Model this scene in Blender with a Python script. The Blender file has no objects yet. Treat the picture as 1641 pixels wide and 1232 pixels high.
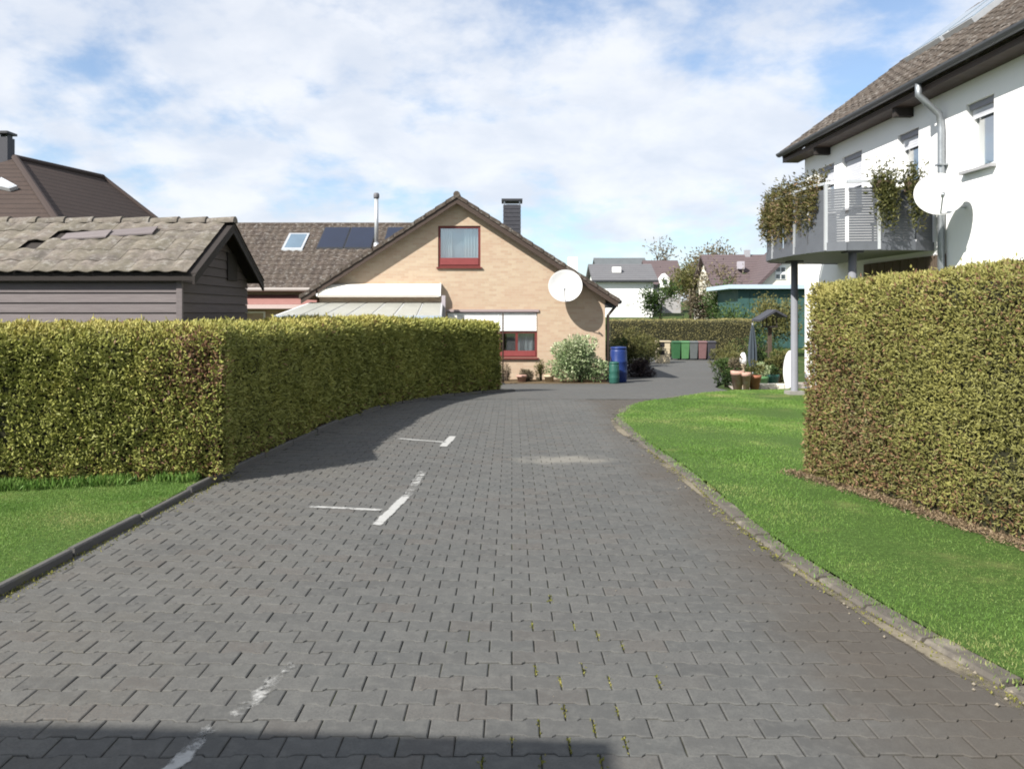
import bpy, math, random
import numpy as np
from mathutils import Vector, Matrix, Euler

random.seed(7)
RNG = np.random.default_rng(7)
SC = bpy.context.scene
COL = SC.collection
R = math.radians

# ------------------------------------------------------------------ camera, sky, sun, exposure
EYE, F, CX, HY = 1.7, 1278.0, 820.5, 502.0          # eye height, focal length and horizon in photo pixels
cam_d = bpy.data.cameras.new('camera')
cam = bpy.data.objects.new('camera', cam_d); COL.objects.link(cam)
cam.location = (0, 0, EYE); cam.rotation_euler = (R(90), 0, 0)
cam_d.sensor_width = 36; cam_d.lens = 36 * F / 1641
cam_d.shift_y = -(616 - HY) / 1641
cam_d.clip_start = 0.05; cam_d.clip_end = 6000
SC.camera = cam

SUN_EL = R(40)
SUN_H = Vector((0.735, 0.678, 0)).normalized()       # the way the light travels over the ground
world = bpy.data.worlds.new('World'); SC.world = world; world.use_nodes = True
wt = world.node_tree; wt.nodes.clear()
def wn(t, **k):
    n = wt.nodes.new(t)
    for a, b in k.items(): setattr(n, a, b)
    return n
def wmath(op, a, b=None):
    n = wn('ShaderNodeMath', operation=op)
    for i, v in enumerate((a, b)):
        if v is None: continue
        if isinstance(v, (int, float)): n.inputs[i].default_value = v
        else: wt.links.new(v, n.inputs[i])
    return n.outputs[0]
sky = wn('ShaderNodeTexSky', sky_type='NISHITA', sun_disc=False)
sky.sun_elevation = SUN_EL
sky.sun_rotation = math.atan2(-SUN_H.x, -SUN_H.y)
sky.air_density = 1.0; sky.dust_density = 0.6; sky.ozone_density = 1.6
tc = wn('ShaderNodeTexCoord')
sep = wn('ShaderNodeSeparateXYZ'); wt.links.new(tc.outputs['Generated'], sep.inputs[0])
zz = wmath('ADD', wmath('MAXIMUM', sep.outputs[2], 0.0), 0.34)
comb = wn('ShaderNodeCombineXYZ')
wt.links.new(wmath('DIVIDE', sep.outputs[0], zz), comb.inputs[0])
wt.links.new(wmath('DIVIDE', sep.outputs[1], zz), comb.inputs[1])
comb.inputs[2].default_value = 10.0
def wnoise(scale, detail, rough, dist=0.0):
    n = wn('ShaderNodeTexNoise'); wt.links.new(comb.outputs[0], n.inputs['Vector'])
    n.inputs['Scale'].default_value = scale; n.inputs['Detail'].default_value = detail
    n.inputs['Roughness'].default_value = rough; n.inputs['Distortion'].default_value = dist
    return n.outputs['Fac']
def wramp(v, a, b):
    n = wn('ShaderNodeMapRange', interpolation_type='SMOOTHSTEP'); wt.links.new(v, n.inputs[0])
    n.inputs[1].default_value = a; n.inputs[2].default_value = b
    return n.outputs[0]
n1 = wnoise(1.9, 9, 0.56, 0.15)
n2 = wnoise(6.5, 7, 0.6, 0.1)
cloud = wmath('ADD', wmath('MULTIPLY', n1, 0.74), wmath('MULTIPLY', n2, 0.26))
cmask = wramp(cloud, 0.385, 0.54)
cmask = wmath('ADD', wmath('MULTIPLY', cmask, 0.76), 0.16)
cshade = wramp(wnoise(4.2, 7, 0.55, 0.2), 0.32, 0.68)
cc = wn('ShaderNodeMix', data_type='RGBA'); wt.links.new(cshade, cc.inputs['Factor'])
cc.inputs['A'].default_value = (7.0, 7.5, 8.4, 1); cc.inputs['B'].default_value = (8.8, 9.0, 9.4, 1)
tint = wn('ShaderNodeMix', data_type='RGBA', blend_type='MULTIPLY'); tint.inputs['Factor'].default_value = 1
wt.links.new(sky.outputs[0], tint.inputs['A']); tint.inputs['B'].default_value = (1.30, 1.48, 1.62, 1)
mx = wn('ShaderNodeMix', data_type='RGBA')
wt.links.new(cmask, mx.inputs['Factor']); wt.links.new(tint.outputs['Result'], mx.inputs['A']); wt.links.new(cc.outputs['Result'], mx.inputs['B'])
bg = wn('ShaderNodeBackground'); bg.inputs['Strength'].default_value = 0.062
wt.links.new(mx.outputs['Result'], bg.inputs['Color'])
wo = wn('ShaderNodeOutputWorld'); wt.links.new(bg.outputs[0], wo.inputs['Surface'])

sun_d = bpy.data.lights.new('sun', 'SUN'); sun_d.energy = 5.0; sun_d.angle = R(0.53); sun_d.color = (1.0, 0.955, 0.88)
sun = bpy.data.objects.new('sun', sun_d); COL.objects.link(sun)
ld = Vector((SUN_H.x * math.cos(SUN_EL), SUN_H.y * math.cos(SUN_EL), -math.sin(SUN_EL)))
sun.rotation_euler = ld.to_track_quat('-Z', 'Y').to_euler(); sun.location = (-20, -20, 30)

SC.view_settings.view_transform = 'Standard'; SC.view_settings.look = 'None'
SC.view_settings.gamma = 1.0; SC.view_settings.use_curve_mapping = False
SC.view_settings.exposure = 0.86
SC.render.engine = 'CYCLES'
SC.cycles.use_denoising = True
SC.cycles.max_bounces = 6; SC.cycles.transparent_max_bounces = 8
SC.cycles.filter_width = 1.9

# ------------------------------------------------------------------ helpers
def U(x, y, Y):                                       # photo pixel + distance -> point
    return Vector(((x - CX) / F * Y, Y, EYE - (y - HY) / F * Y))
TK = np.array([(-80, 0), (15, 0), (18, -0.07), (24, -0.45), (27, -0.54), (42, -0.65), (48, -0.6), (75, 1.5), (120, 2.8), (250, 5), (800, 9), (4000, 16)], float)
def gz(y): return float(np.interp(y, TK[:, 0], TK[:, 1]))
def gza(y): return np.interp(y, TK[:, 0], TK[:, 1])

OFF = {}
def off(o): return OFF.get(o.name, Vector((0, 0, 0))) if o else Vector((0, 0, 0))
def tag(o, label=None, cat=None, group=None, kind=None):
    for k, v in (('label', label), ('category', cat), ('group', group), ('kind', kind)):
        if v: o[k] = v
    return o
def thing(name, label, cat, loc=(0, 0, 0), rz=0, group=None, local=False):
    o = bpy.data.objects.new(name, None); COL.objects.link(o)
    o.empty_display_size = 0.1
    o.location = loc; o.rotation_euler = (0, 0, rz)
    OFF[o.name] = Vector((0, 0, 0)) if local else Vector(loc)
    return tag(o, label, cat, group)
def link(name, me, parent=None, mat=None):
    o = bpy.data.objects.new(name, me); COL.objects.link(o)
    if mat is not None and len(me.materials) == 0: me.materials.append(mat)
    if parent is not None:
        o.parent = parent; OFF[o.name] = off(parent)
    return o

class MB:
    def __init__(s): s.v = []; s.f = []
    def add(s, vs, fs):
        b = len(s.v); s.v += [Vector(p) for p in vs]; s.f += [[b + i for i in f] for f in fs]; return s
    def box(s, a, b):
        (x0, y0, z0), (x1, y1, z1) = a, b
        return s.add([(x0,y0,z0),(x1,y0,z0),(x1,y1,z0),(x0,y1,z0),(x0,y0,z1),(x1,y0,z1),(x1,y1,z1),(x0,y1,z1)],
                     [(3,2,1,0),(4,5,6,7),(0,1,5,4),(1,2,6,5),(2,3,7,6),(3,0,4,7)])
    def bar(s, p, q, w, h, up=(0, 0, 1)):
        p, q = Vector(p), Vector(q); d = (q - p).normalized(); u = Vector(up)
        sd = d.cross(u)
        if sd.length < 1e-4: sd = d.cross(Vector((1, 0, 0)))
        sd.normalize(); u = sd.cross(d).normalized(); a = sd * w / 2; b = u * h / 2
        return s.add([p-a-b, p+a-b, p+a+b, p-a+b, q-a-b, q+a-b, q+a+b, q-a+b],
                     [(3,2,1,0),(4,5,6,7),(0,1,5,4),(1,2,6,5),(2,3,7,6),(3,0,4,7)])
    def prism(s, pts, ext):                           # polygon pts (3D) extruded by vector
        n = len(pts); e = Vector(ext); P = [Vector(p) for p in pts]
        return s.add(P + [p + e for p in P], [list(range(n))[::-1], list(range(n, 2*n))] + [(i, (i+1) % n, n + (i+1) % n, n + i) for i in range(n)])
    def tube(s, path, r, n=8, cap=True):
        P = [Vector(p) for p in path]; rs = r if isinstance(r, (list, tuple)) else [r] * len(P)
        rings = []
        up = None
        for i, p in enumerate(P):
            d = (P[min(i+1, len(P)-1)] - P[max(i-1, 0)]).normalized()
            if up is None: up = Vector((0,0,1)) if abs(d.z) < .9 else Vector((1,0,0))
            a = d.cross(up).normalized(); b = a.cross(d).normalized(); up = b
            rings.append([p + (a*math.cos(2*math.pi*k/n) + b*math.sin(2*math.pi*k/n)) * rs[i] for k in range(n)])
        vs = [v for r_ in rings for v in r_]
        fs = [(i*n+k, i*n+(k+1) % n, (i+1)*n+(k+1) % n, (i+1)*n+k) for i in range(len(P)-1) for k in range(n)]
        if cap: fs += [list(range(n))[::-1], list(range((len(P)-1)*n, len(P)*n))]
        return s.add(vs, fs)
    def lathe(s, c, prof, n=16, axis=None):           # prof: (r, h) pairs up axis
        c = Vector(c); M = Matrix.Identity(3) if axis is None else Vector(axis).to_track_quat('Z', 'Y').to_matrix()
        vs = [c + M @ Vector((r*math.cos(2*math.pi*k/n), r*math.sin(2*math.pi*k/n), h)) for r, h in prof for k in range(n)]
        fs = [(i*n+k, i*n+(k+1) % n, (i+1)*n+(k+1) % n, (i+1)*n+k) for i in range(len(prof)-1) for k in range(n)]
        fs += [list(range(n))[::-1], list(range((len(prof)-1)*n, len(prof)*n))]
        return s.add(vs, fs)
    def build(s, name, mat, parent=None, smooth=False, bevel=0):
        me = bpy.data.meshes.new(name); o = off(parent)
        me.from_pydata([tuple(p - o) for p in s.v], [], s.f); me.update()
        ob = link(name, me, parent, mat)
        if smooth: me.polygons.foreach_set('use_smooth', [True] * len(me.polygons))
        if bevel:
            m = ob.modifiers.new('bevel', 'BEVEL'); m.width = bevel; m.segments = 2; m.limit_method = 'ANGLE'
        return ob

def np_mesh(name, V, Fq, tints=None, mat=None, parent=None, smooth=False):
    """V (n,3), Fq (m,k) index array with constant k; tints (n,) in 0..1"""
    me = bpy.data.meshes.new(name); k = Fq.shape[1]
    o = off(parent); V = V - np.array(o)
    me.vertices.add(len(V)); me.vertices.foreach_set('co', V.astype(np.float32).ravel())
    me.loops.add(Fq.size); me.loops.foreach_set('vertex_index', Fq.astype(np.int32).ravel())
    me.polygons.add(len(Fq)); me.polygons.foreach_set('loop_start', np.arange(0, Fq.size, k, dtype=np.int32))
    me.update(calc_edges=True); me.validate()
    if tints is not None:
        a = me.attributes.new('tint', 'FLOAT', 'POINT'); a.data.foreach_set('value', tints.astype(np.float32))
    me.polygons.foreach_set('use_smooth', np.full(len(me.polygons), bool(smooth)))
    return link(name, me, parent, mat)

# ------------------------------------------------------------------ materials
MATS = {}
class NT:
    def __init__(s, name):
        m = bpy.data.materials.new(name); m.use_nodes = True; s.m = m; s.t = m.node_tree
        s.b = s.t.nodes['Principled BSDF']; s.out = s.t.nodes['Material Output']; MATS[name] = m
    def n(s, t, **k):
        n = s.t.nodes.new(t)
        for a, b in k.items(): setattr(n, a, b)
        return n
    def set(s, sock, v):
        if isinstance(v, bpy.types.NodeSocket): s.t.links.new(v, sock)
        elif isinstance(v, (tuple, list)) and len(v) == 3 and sock.type == 'RGBA': sock.default_value = (*v, 1)
        else: sock.default_value = v
    def pos(s): return s.n('ShaderNodeNewGeometry').outputs['Position']
    def obj(s): return s.n('ShaderNodeTexCoord').outputs['Object']
    def noise(s, vec, scale, detail=5, rough=.55, dist=0, sc3=None):
        if sc3: vec = s.mapping(vec, sc3)
        n = s.n('ShaderNodeTexNoise'); s.set(n.inputs['Vector'], vec)
        n.inputs['Scale'].default_value = scale; n.inputs['Detail'].default_value = detail
        n.inputs['Roughness'].default_value = rough; n.inputs['Distortion'].default_value = dist
        return n.outputs['Fac']
    def mapping(s, vec, sc=(1,1,1), loc=(0,0,0), rot=(0,0,0)):
        n = s.n('ShaderNodeMapping'); s.set(n.inputs[0], vec)
        n.inputs['Scale'].default_value = sc; n.inputs['Location'].default_value = loc; n.inputs['Rotation'].default_value = rot
        return n.outputs[0]
    def math(s, op, a, b=0.0):
        n = s.n('ShaderNodeMath', operation=op); s.set(n.inputs[0], a); s.set(n.inputs[1], b); return n.outputs[0]
    def map(s, v, a, b, c=0.0, d=1.0):
        n = s.n('ShaderNodeMapRange', interpolation_type='SMOOTHSTEP')
        for i, q in enumerate((v, a, b, c, d)): s.set(n.inputs[i], q)
        return n.outputs[0]
    def mix(s, f, a, b, mode='MIX'):
        n = s.n('ShaderNodeMix', data_type='RGBA', blend_type=mode)
        s.set(n.inputs['Factor'], f); s.set(n.inputs['A'], a); s.set(n.inputs['B'], b); return n.outputs['Result']
    def ramp(s, v, stops):
        n = s.n('ShaderNodeValToRGB'); s.set(n.inputs[0], v); e = n.color_ramp.elements
        while len(e) < len(stops): e.new(.5)
        for el, (p, c) in zip(e, stops): el.position = p; el.color = (*c, 1)
        return n.outputs[0]
    def attr(s, name):
        n = s.n('ShaderNodeAttribute'); n.attribute_name = name; return n.outputs['Fac']
    def bump(s, h, strength=.4, dist=.01):
        n = s.n('ShaderNodeBump'); s.set(n.inputs['Height'], h)
        n.inputs['Strength'].default_value = strength; n.inputs['Distance'].default_value = dist
        s.t.links.new(n.outputs[0], s.b.inputs['Normal'])
    def fin(s, col, rough=.8, spec=.3, metal=0.0):
        s.set(s.b.inputs['Base Color'], col); s.set(s.b.inputs['Roughness'], rough)
        s.b.inputs['Specular IOR Level'].default_value = spec; s.set(s.b.inputs['Metallic'], metal)
        return s.m
def mul(c, k): return tuple(min(1, x * k) for x in c)

def mat(name, col, rough=.75, var=.18, scale=6.0, bump=.15, bscale=40, spec=.3, metal=0.0, dirt=None):
    if name in MATS: return MATS[name]
    t = NT(name); p = t.pos()
    n = t.noise(p, scale, 6, .6)
    c = t.mix(n, mul(col, 1 - var), mul(col, 1 + var))
    if dirt: c = t.mix(t.map(t.noise(p, scale * .45, 7, .65), .52, .72), c, dirt)
    if bump: t.bump(t.noise(p, bscale, 4), bump, .006)
    return t.fin(c, t.map(n, .2, .8, max(0.03, rough - .08), min(1, rough + .08)), spec, metal)

def foliage_mat(name, stops, trans=.25, rough=.55):
    t = NT(name)
    f = t.attr('tint'); p = t.pos()
    f2 = t.math('ADD', f, t.math('MULTIPLY', t.math('SUBTRACT', t.noise(p, 2.2, 4), .5), .45))
    c = t.ramp(f2, stops); m = t.fin(c, rough, .25)
    tr = t.n('ShaderNodeBsdfTranslucent'); t.set(tr.inputs['Color'], c)
    ms = t.n('ShaderNodeMixShader'); ms.inputs[0].default_value = trans
    t.t.links.new(t.b.outputs[0], ms.inputs[1]); t.t.links.new(tr.outputs[0], ms.inputs[2]); t.t.links.new(ms.outputs[0], t.out.inputs[0])
    return m

# pavers: concrete grey, per-stone value, broad warm and dark stains, a sandy smear, moss
def paver_mat(far=False):
    t = NT('concrete_paver_far' if far else 'concrete_paver'); p = t.pos()
    oi = t.n('ShaderNodeObjectInfo').outputs['Random']
    r = t.math('FRACT', t.math('ADD', oi, t.attr('tint')))
    if far: r = t.noise(p, 2.5, 4, .6)
    broad = t.noise(p, .35, 4, .5)
    sx = t.n('ShaderNodeSeparateXYZ'); t.set(sx.inputs[0], p)
    left = t.math('ADD', t.map(sx.outputs[0], -.2, -2.6), t.math('MULTIPLY', t.math('SUBTRACT', broad, .5), 1.2))
    base = t.mix(t.map(left, .1, .9), (.084, .087, .085), (.112, .104, .090))
    base = t.mix(t.map(t.noise(p, 1.1, 6, .6), .35, .72), base, t.mix(.9, base, (.074, .074, .072)))
    base = t.mix(t.map(t.noise(p, .55, 5, .6, .5), .5, .72), base, (.108, .108, .103))
    base = t.mix(t.map(r, 0, 1, -.0, .5), base, (.122, .119, .112))
    fr = t.math('FRACT', t.math('MULTIPLY', r, 7.31))
    base = t.mix(t.math('MULTIPLY', t.map(fr, .55, 1), .38), base, (.055, .055, .055))
    warm = t.math('FRACT', t.math('MULTIPLY', r, 3.77))
    base = t.mix(t.math('MULTIPLY', t.map(warm, .7, 1), .25), base, (.125, .094, .072))
    fine = t.noise(p, 90, 5, .7)
    base = t.mix(t.map(fine, .25, .7), (.070, .070, .068), base)
    base = t.mix(t.map(t.noise(p, 14, 6, .7), .42, .7, 0, .45), base, (.128, .127, .119))
    dots = t.map(t.noise(p, 34, 3, .5), .68, .76)
    base = t.mix(t.math('MULTIPLY', dots, .4), base, (.18, .175, .16))
    # dark tyre-worn and damp edge along the right kerb
    edge = t.map(t.math('ADD', sx.outputs[0], t.math('MULTIPLY', t.math('SUBTRACT', t.noise(p, 1.7, 5), .5), .9)), 1.15, 1.85)
    if not far: base = t.mix(t.math('MULTIPLY', edge, .62), base, (.066, .054, .042))
    # sandy smear washed over the paving
    q = t.mapping(p, (1/.62, 1/.30, 0), (-.62/.62, -9.25/.30, 0), (0, 0, 0))
    ln = t.n('ShaderNodeVectorMath', operation='LENGTH'); t.set(ln.inputs[0], q)
    sm = t.map(t.math('ADD', ln.outputs['Value'], t.math('MULTIPLY', t.math('SUBTRACT', t.noise(p, 3.5, 5), .5), 1.6)), 1.2, .25)
    base = t.mix(t.math('MULTIPLY', sm, .62), base, (.21, .198, .172))
    moss = t.map(t.noise(p, 5.5, 6, .7), .66, .78)
    base = t.mix(t.math('MULTIPLY', moss, .25), base, (.075, .078, .036))
    t.bump(t.math('ADD', fine, t.math('MULTIPLY', t.noise(p, 22, 4), .8)), .35, .006)
    return t.fin(base, .88, .22)
M_PAVER = paver_mat(); M_PAVER_FAR = paver_mat(True)
def bed_mat():
    t = NT('joint_sand'); p = t.pos()
    c = t.mix(t.map(t.noise(p, 30, 5), .35, .7), (.030, .029, .026), (.064, .061, .052))
    sx = t.n('ShaderNodeSeparateXYZ'); t.set(sx.inputs[0], p)
    c = t.mix(t.map(t.noise(p, 1.6, 5, .6), .5, .66), c, (.048, .056, .013))
    return t.fin(c, .95, .1)
M_BED = bed_mat()
def soil_mat():
    t = NT('soil'); p = t.pos()
    c = t.mix(t.noise(p, 9, 7, .7), (.05, .036, .022), (.19, .14, .085))
    t.bump(t.noise(p, 40, 6, .7), .8, .02); return t.fin(c, .95, .1)
M_SOIL = soil_mat()
def turf_mat(name, a, b, dry):
    t = NT(name); p = t.pos()
    c = t.mix(t.noise(p, 1.3, 6, .65), a, b)
    c = t.mix(t.map(t.noise(p, 30, 5, .7), .4, .7), mul(a, .6), c)
    c = t.mix(t.map(t.noise(p, .9, 5, .6, .3), .55, .75), c, dry)
    t.bump(t.noise(p, 60, 5, .7), .8, .02); return t.fin(c, .9, .15)
M_TURF = turf_mat('turf', (.07, .13, .026), (.10, .175, .04), (.17, .18, .065))
M_FIELD = turf_mat('field_grass', (.05, .085, .02), (.085, .12, .03), (.12, .12, .045))
M_BLADE = foliage_mat('grass_blade', [(0, (.08, .155, .028)), (.35, (.132, .25, .05)), (.65, (.205, .305, .078)), (1, (.36, .345, .15))], .35)
M_HEDGE_L = foliage_mat('thuja_green', [(0, (.045, .046, .012)), (.28, (.155, .170, .042)), (.6, (.262, .268, .068)), (1, (.42, .365, .115))], .02)
M_HEDGE_R = foliage_mat('thuja_olive', [(0, (.155, .128, .066)), (.3, (.165, .163, .052)), (.6, (.25, .24, .072)), (1, (.40, .345, .12))], .12)
M_BROWNLEAF = foliage_mat('dead_twig', [(0, (.09, .05, .03)), (.5, (.19, .105, .06)), (1, (.30, .18, .10))], .1)
M_VARIEG = foliage_mat('variegated_leaf', [(0, (.09, .14, .055)), (.35, (.20, .27, .12)), (.65, (.38, .43, .25)), (1, (.58, .60, .42))], .2)
M_OLIVE = foliage_mat('olive_leaf', [(0, (.035, .042, .014)), (.5, (.095, .10, .03)), (1, (.18, .165, .06))], .2)
M_DKGREEN = foliage_mat('dark_green_leaf', [(0, (.012, .025, .009)), (.5, (.035, .065, .018)), (1, (.085, .13, .03))], .2)
M_TWIG = foliage_mat('bare_twig', [(0, (.06, .048, .034)), (.5, (.12, .098, .066)), (1, (.19, .16, .09))], .05)
M_PURPLE = foliage_mat('heather_dark', [(0, (.018, .014, .018)), (.6, (.05, .036, .04)), (1, (.10, .075, .06))], .1)
M_FLOWER = foliage_mat('balcony_plant', [(0, (.05, .05, .02)), (.45, (.12, .115, .035)), (.75, (.17, .13, .06)), (1, (.27, .17, .11))], .2)
M_CORE = mat('hedge_core', (.022, .022, .010), .95, .3, 8, 0)
M_BARK = mat('bark', (.075, .055, .04), .9, .3, 14, .4)
M_KERB = mat('kerb_concrete', (.085, .082, .078), .9, .25, 7, .4, 60, dirt=(.10, .10, .07))
M_KERB_OLD = mat('kerb_weathered', (.092, .082, .07), .92, .45, 7, .8, 40, dirt=(.20, .18, .145))
M_PAINT = mat('road_paint', (.58, .58, .56), .7, .1, 20, .1)
def brick_mat():
    t = NT('beige_brick'); p = t.pos()
    sx = t.n('ShaderNodeSeparateXYZ'); t.set(sx.inputs[0], p)
    cb = t.n('ShaderNodeCombineXYZ')
    t.set(cb.inputs[0], t.math('ADD', sx.outputs[0], sx.outputs[1])); t.set(cb.inputs[1], sx.outputs[2])
    b = t.n('ShaderNodeTexBrick'); t.set(b.inputs['Vector'], cb.outputs[0])
    b.inputs['Scale'].default_value = 1; b.inputs['Brick Width'].default_value = .25; b.inputs['Row Height'].default_value = .0833
    b.inputs['Mortar Size'].default_value = .006; b.inputs['Bias'].default_value = 0.0
    t.set(b.inputs['Color1'], (.40, .292, .208)); t.set(b.inputs['Color2'], (.455, .362, .262)); t.set(b.inputs['Mortar'], (.41, .345, .275))
    c = t.mix(t.map(t.noise(p, .8, 5, .6), .35, .75), b.outputs['Color'], t.mix(.35, b.outputs['Color'], (.42, .285, .21)))
    c = t.mix(t.map(t.noise(p, 8, 6, .6), .5, .8, 0, .25), c, (.27, .18, .11))
    t.bump(b.outputs['Fac'], -.4, .006); return t.fin(c, .88, .2)
M_BRICK = brick_mat()
def render_mat():
    t = NT('white_render'); p = t.pos()
    c = t.mix(t.noise(p, 1.4, 6, .6), (.76, .76, .75), (.83, .83, .82))
    st = t.noise(p, 3, 6, .6, 0, (1, 1, .12))
    c = t.mix(t.map(st, .6, .85, 0, .22), c, (.60, .59, .56))
    t.bump(t.noise(p, 120, 3), .25, .004); return t.fin(c, .9, .2)
M_RENDER = render_mat()
def tile_mat(name, a, b, moss=None, amt=.5):
    t = NT(name); p = t.pos(); oi = t.n('ShaderNodeObjectInfo').outputs['Random']
    r = t.math('FRACT', t.math('ADD', oi, t.attr('tint')))
    c = t.mix(r, a, b)
    c = t.mix(t.map(t.noise(p, 12, 6, .65), .35, .75), t.mix(.55, c, (.03, .026, .022)), c)
    if moss:
        c = t.mix(t.math('MULTIPLY', t.map(t.noise(p, 2.6, 7, .68, .4), .36, .62), amt), c, moss)
        c = t.mix(t.math('MULTIPLY', t.map(t.noise(p, 9, 6, .7), .52, .66), .55), c, (.27, .255, .235))
    t.bump(t.noise(p, 55, 5, .65), .4, .006); return t.fin(c, .85, .25)
M_TILE_SHED = tile_mat('mossy_tile', (.15, .132, .118), (.22, .188, .165), (.15, .138, .095), .4)
M_TILE_BROWN = tile_mat('brown_tile', (.058, .044, .037), (.088, .066, .054), (.12, .10, .075), .25)
M_TILE_DARK = tile_mat('dark_tile', (.05, .039, .033), (.09, .069, .056), (.13, .11, .085), .22)
def far_tile_mat(name, a, b, row=.34, axis=2):
    t = NT(name); p = t.pos()
    sx = t.n('ShaderNodeSeparateXYZ'); t.set(sx.inputs[0], p)
    w = t.math('FRACT', t.math('DIVIDE', sx.outputs[axis], row))
    c = t.mix(t.noise(p, 1.3, 6, .65), a, b)
    c = t.mix(t.map(w, .70, 1, 0, .8), c, mul(a, .35))
    c = t.mix(t.map(t.noise(p, 11, 4, .6), .5, .7, 0, .4), c, mul(b, 1.25))
    t.bump(w, .6, .03); return t.fin(c, .85, .25)
M_FAR_BROWN = far_tile_mat('far_brown_tile', (.040, .029, .025), (.062, .044, .037), .21)
M_FAR_GREY = far_tile_mat('far_grey_tile', (.10, .10, .108), (.145, .145, .152), .22)
M_FAR_PURPLE = far_tile_mat('far_purple_tile', (.085, .065, .07), (.125, .095, .095), .22)
def wood_mat(name, a, b, axis=0):
    t = NT(name); p = t.pos(); oi = t.n('ShaderNodeObjectInfo').outputs['Random']
    sc = [9, 9, 9]; sc[axis] = .7
    g = t.noise(p, 5, 7, .65, .2, tuple(sc))
    c = t.mix(g, a, b); c = t.mix(t.math('MULTIPLY', oi, .35), c, mul(a, .6))
    t.bump(g, .5, .004); return t.fin(c, .85, .25)
M_PLANK = wood_mat('grey_plank', (.105, .09, .092), (.21, .185, .185))
M_PLANK_SIDE = wood_mat('grey_plank_side', (.07, .058, .056), (.13, .11, .106), 1)
M_DARKWOOD = wood_mat('dark_wood', (.02, .017, .016), (.05, .042, .038), 1)
M_TRIM = mat('brown_trim', (.055, .038, .030), .6, .2)
M_REDWOOD = mat('red_frame', (.13, .028, .025), .5, .2, 9, .1)
M_REDPANEL = mat('red_panel', (.20, .045, .045), .55, .2, 9, .1)
M_TERRA = mat('terracotta', (.32, .13, .08), .85, .25, 12, .3, dirt=(.38, .28, .22))
M_TERRA_PALE = mat('terracotta_pale', (.42, .26, .21), .85, .25, 12, .3, dirt=(.5, .42, .36))
M_WHITE = mat('white_plastic', (.78, .78, .77), .45, .04, 4, 0)
M_DISH = mat('dish_white', (.52, .52, .515), .4, .05, 5, 0)
M_GREYMETAL = mat('zinc', (.30, .32, .34), .42, .15, 8, .05, metal=.7)
M_PANELMETAL = mat('balcony_panel', (.105, .113, .128), .55, .15, 6, .05, metal=.2)
M_LIGHTMETAL = mat('galvanised', (.52, .54, .56), .4, .12, 8, .05, metal=.5)
M_COLUMN = mat('column_grey', (.17, .175, .195), .55, .1, 3, .05)
M_DARKMETAL = mat('dark_metal', (.035, .037, .042), .5, .2, 8, .05)
M_SLATE = mat('slate', (.045, .046, .055), .6, .35, 12, .4)
M_CURTAIN = mat('curtain', (.72, .70, .68), .9, .08, 12, .2)
M_DARKROOM = mat('dark_interior', (.02, .018, .018), .9, .3, 3, 0)
M_BLUE = mat('blue_plastic', (.012, .03, .13), .38, .15, 4, .05)
M_TEALP = mat('green_plastic', (.022, .085, .068), .42, .2, 5, .05)
M_BINGREEN = mat('bin_green', (.03, .095, .04), .45, .2, 5, .05)
M_BINLIME = mat('bin_light_green', (.075, .18, .075), .45, .2, 5, .05)
M_BINGREY = mat('bin_grey', (.10, .11, .11), .5, .2, 5, .05)
M_BINBROWN = mat('bin_mauve', (.16, .09, .09), .5, .2, 5, .05)
M_BINDARK = mat('bin_charcoal', (.045, .042, .05), .5, .2, 5, .05)
M_SANDSTONE = mat('sandstone', (.46, .39, .27), .88, .2, 9, .3)
M_TEALWALL = mat('teal_cladding', (.035, .085, .078), .6, .25, 2, .1, dirt=(.055, .11, .10))
M_PALEBLUE = mat('pale_blue_trim', (.42, .52, .60), .5, .1)
M_CREAM = mat('cream_render', (.74, .71, .62), .9, .08, 2, .1)
M_GREYWALL = mat('grey_render', (.34, .33, .33), .9, .15, 2, .1)
M_AWNRED = mat('red_awning', (.26, .13, .115), .8, .15, 6, .1)
def glass_mat(name, col, rough=.06):
    t = NT(name); p = t.pos()
    t.bump(t.noise(p, 1.5, 2), .03, .05)
    return t.fin(t.mix(t.noise(p, 2, 3), mul(col, .8), mul(col, 1.2)), rough, .8)
def clear_glass(name, tintc=(.9, .95, .95), refl=.25):
    t = NT(name); g = t.n('ShaderNodeBsdfGlossy'); g.inputs['Roughness'].default_value = .03
    tr = t.n('ShaderNodeBsdfTransparent'); t.set(tr.inputs['Color'], tintc)
    lw = t.n('ShaderNodeLayerWeight'); lw.inputs['Blend'].default_value = .35
    ms = t.n('ShaderNodeMixShader'); t.set(ms.inputs[0], t.map(lw.outputs['Facing'], 0, 1, refl, 1))
    t.t.links.new(tr.outputs[0], ms.inputs[1]); t.t.links.new(g.outputs[0], ms.inputs[2]); t.t.links.new(ms.outputs[0], t.out.inputs[0])
    return t.m
M_GLASS = clear_glass('window_glass', (.85, .9, .92), .28)
M_GLASSDARK = glass_mat('dark_glass', (.035, .05, .055), .05)
M_SOLAR = glass_mat('solar_cell', (.008, .012, .028), .35)
M_SKYGLASS = glass_mat('roof_window_glass', (.10, .15, .20), .08)
def frosted():
    t = NT('terrace_sheet'); p = t.pos()
    c = t.mix(t.noise(p, 2.2, 6, .65), (.42, .42, .39), (.62, .62, .58))
    m = t.fin(c, .35, .4)
    tr = t.n('ShaderNodeBsdfTranslucent'); t.set(tr.inputs['Color'], (.6, .62, .55))
    ms = t.n('ShaderNodeMixShader'); ms.inputs[0].default_value = .4
    t.t.links.new(t.b.outputs[0], ms.inputs[1]); t.t.links.new(tr.outputs[0], ms.inputs[2]); t.t.links.new(ms.outputs[0], t.out.inputs[0])
    return m
M_FROST = frosted()

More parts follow.
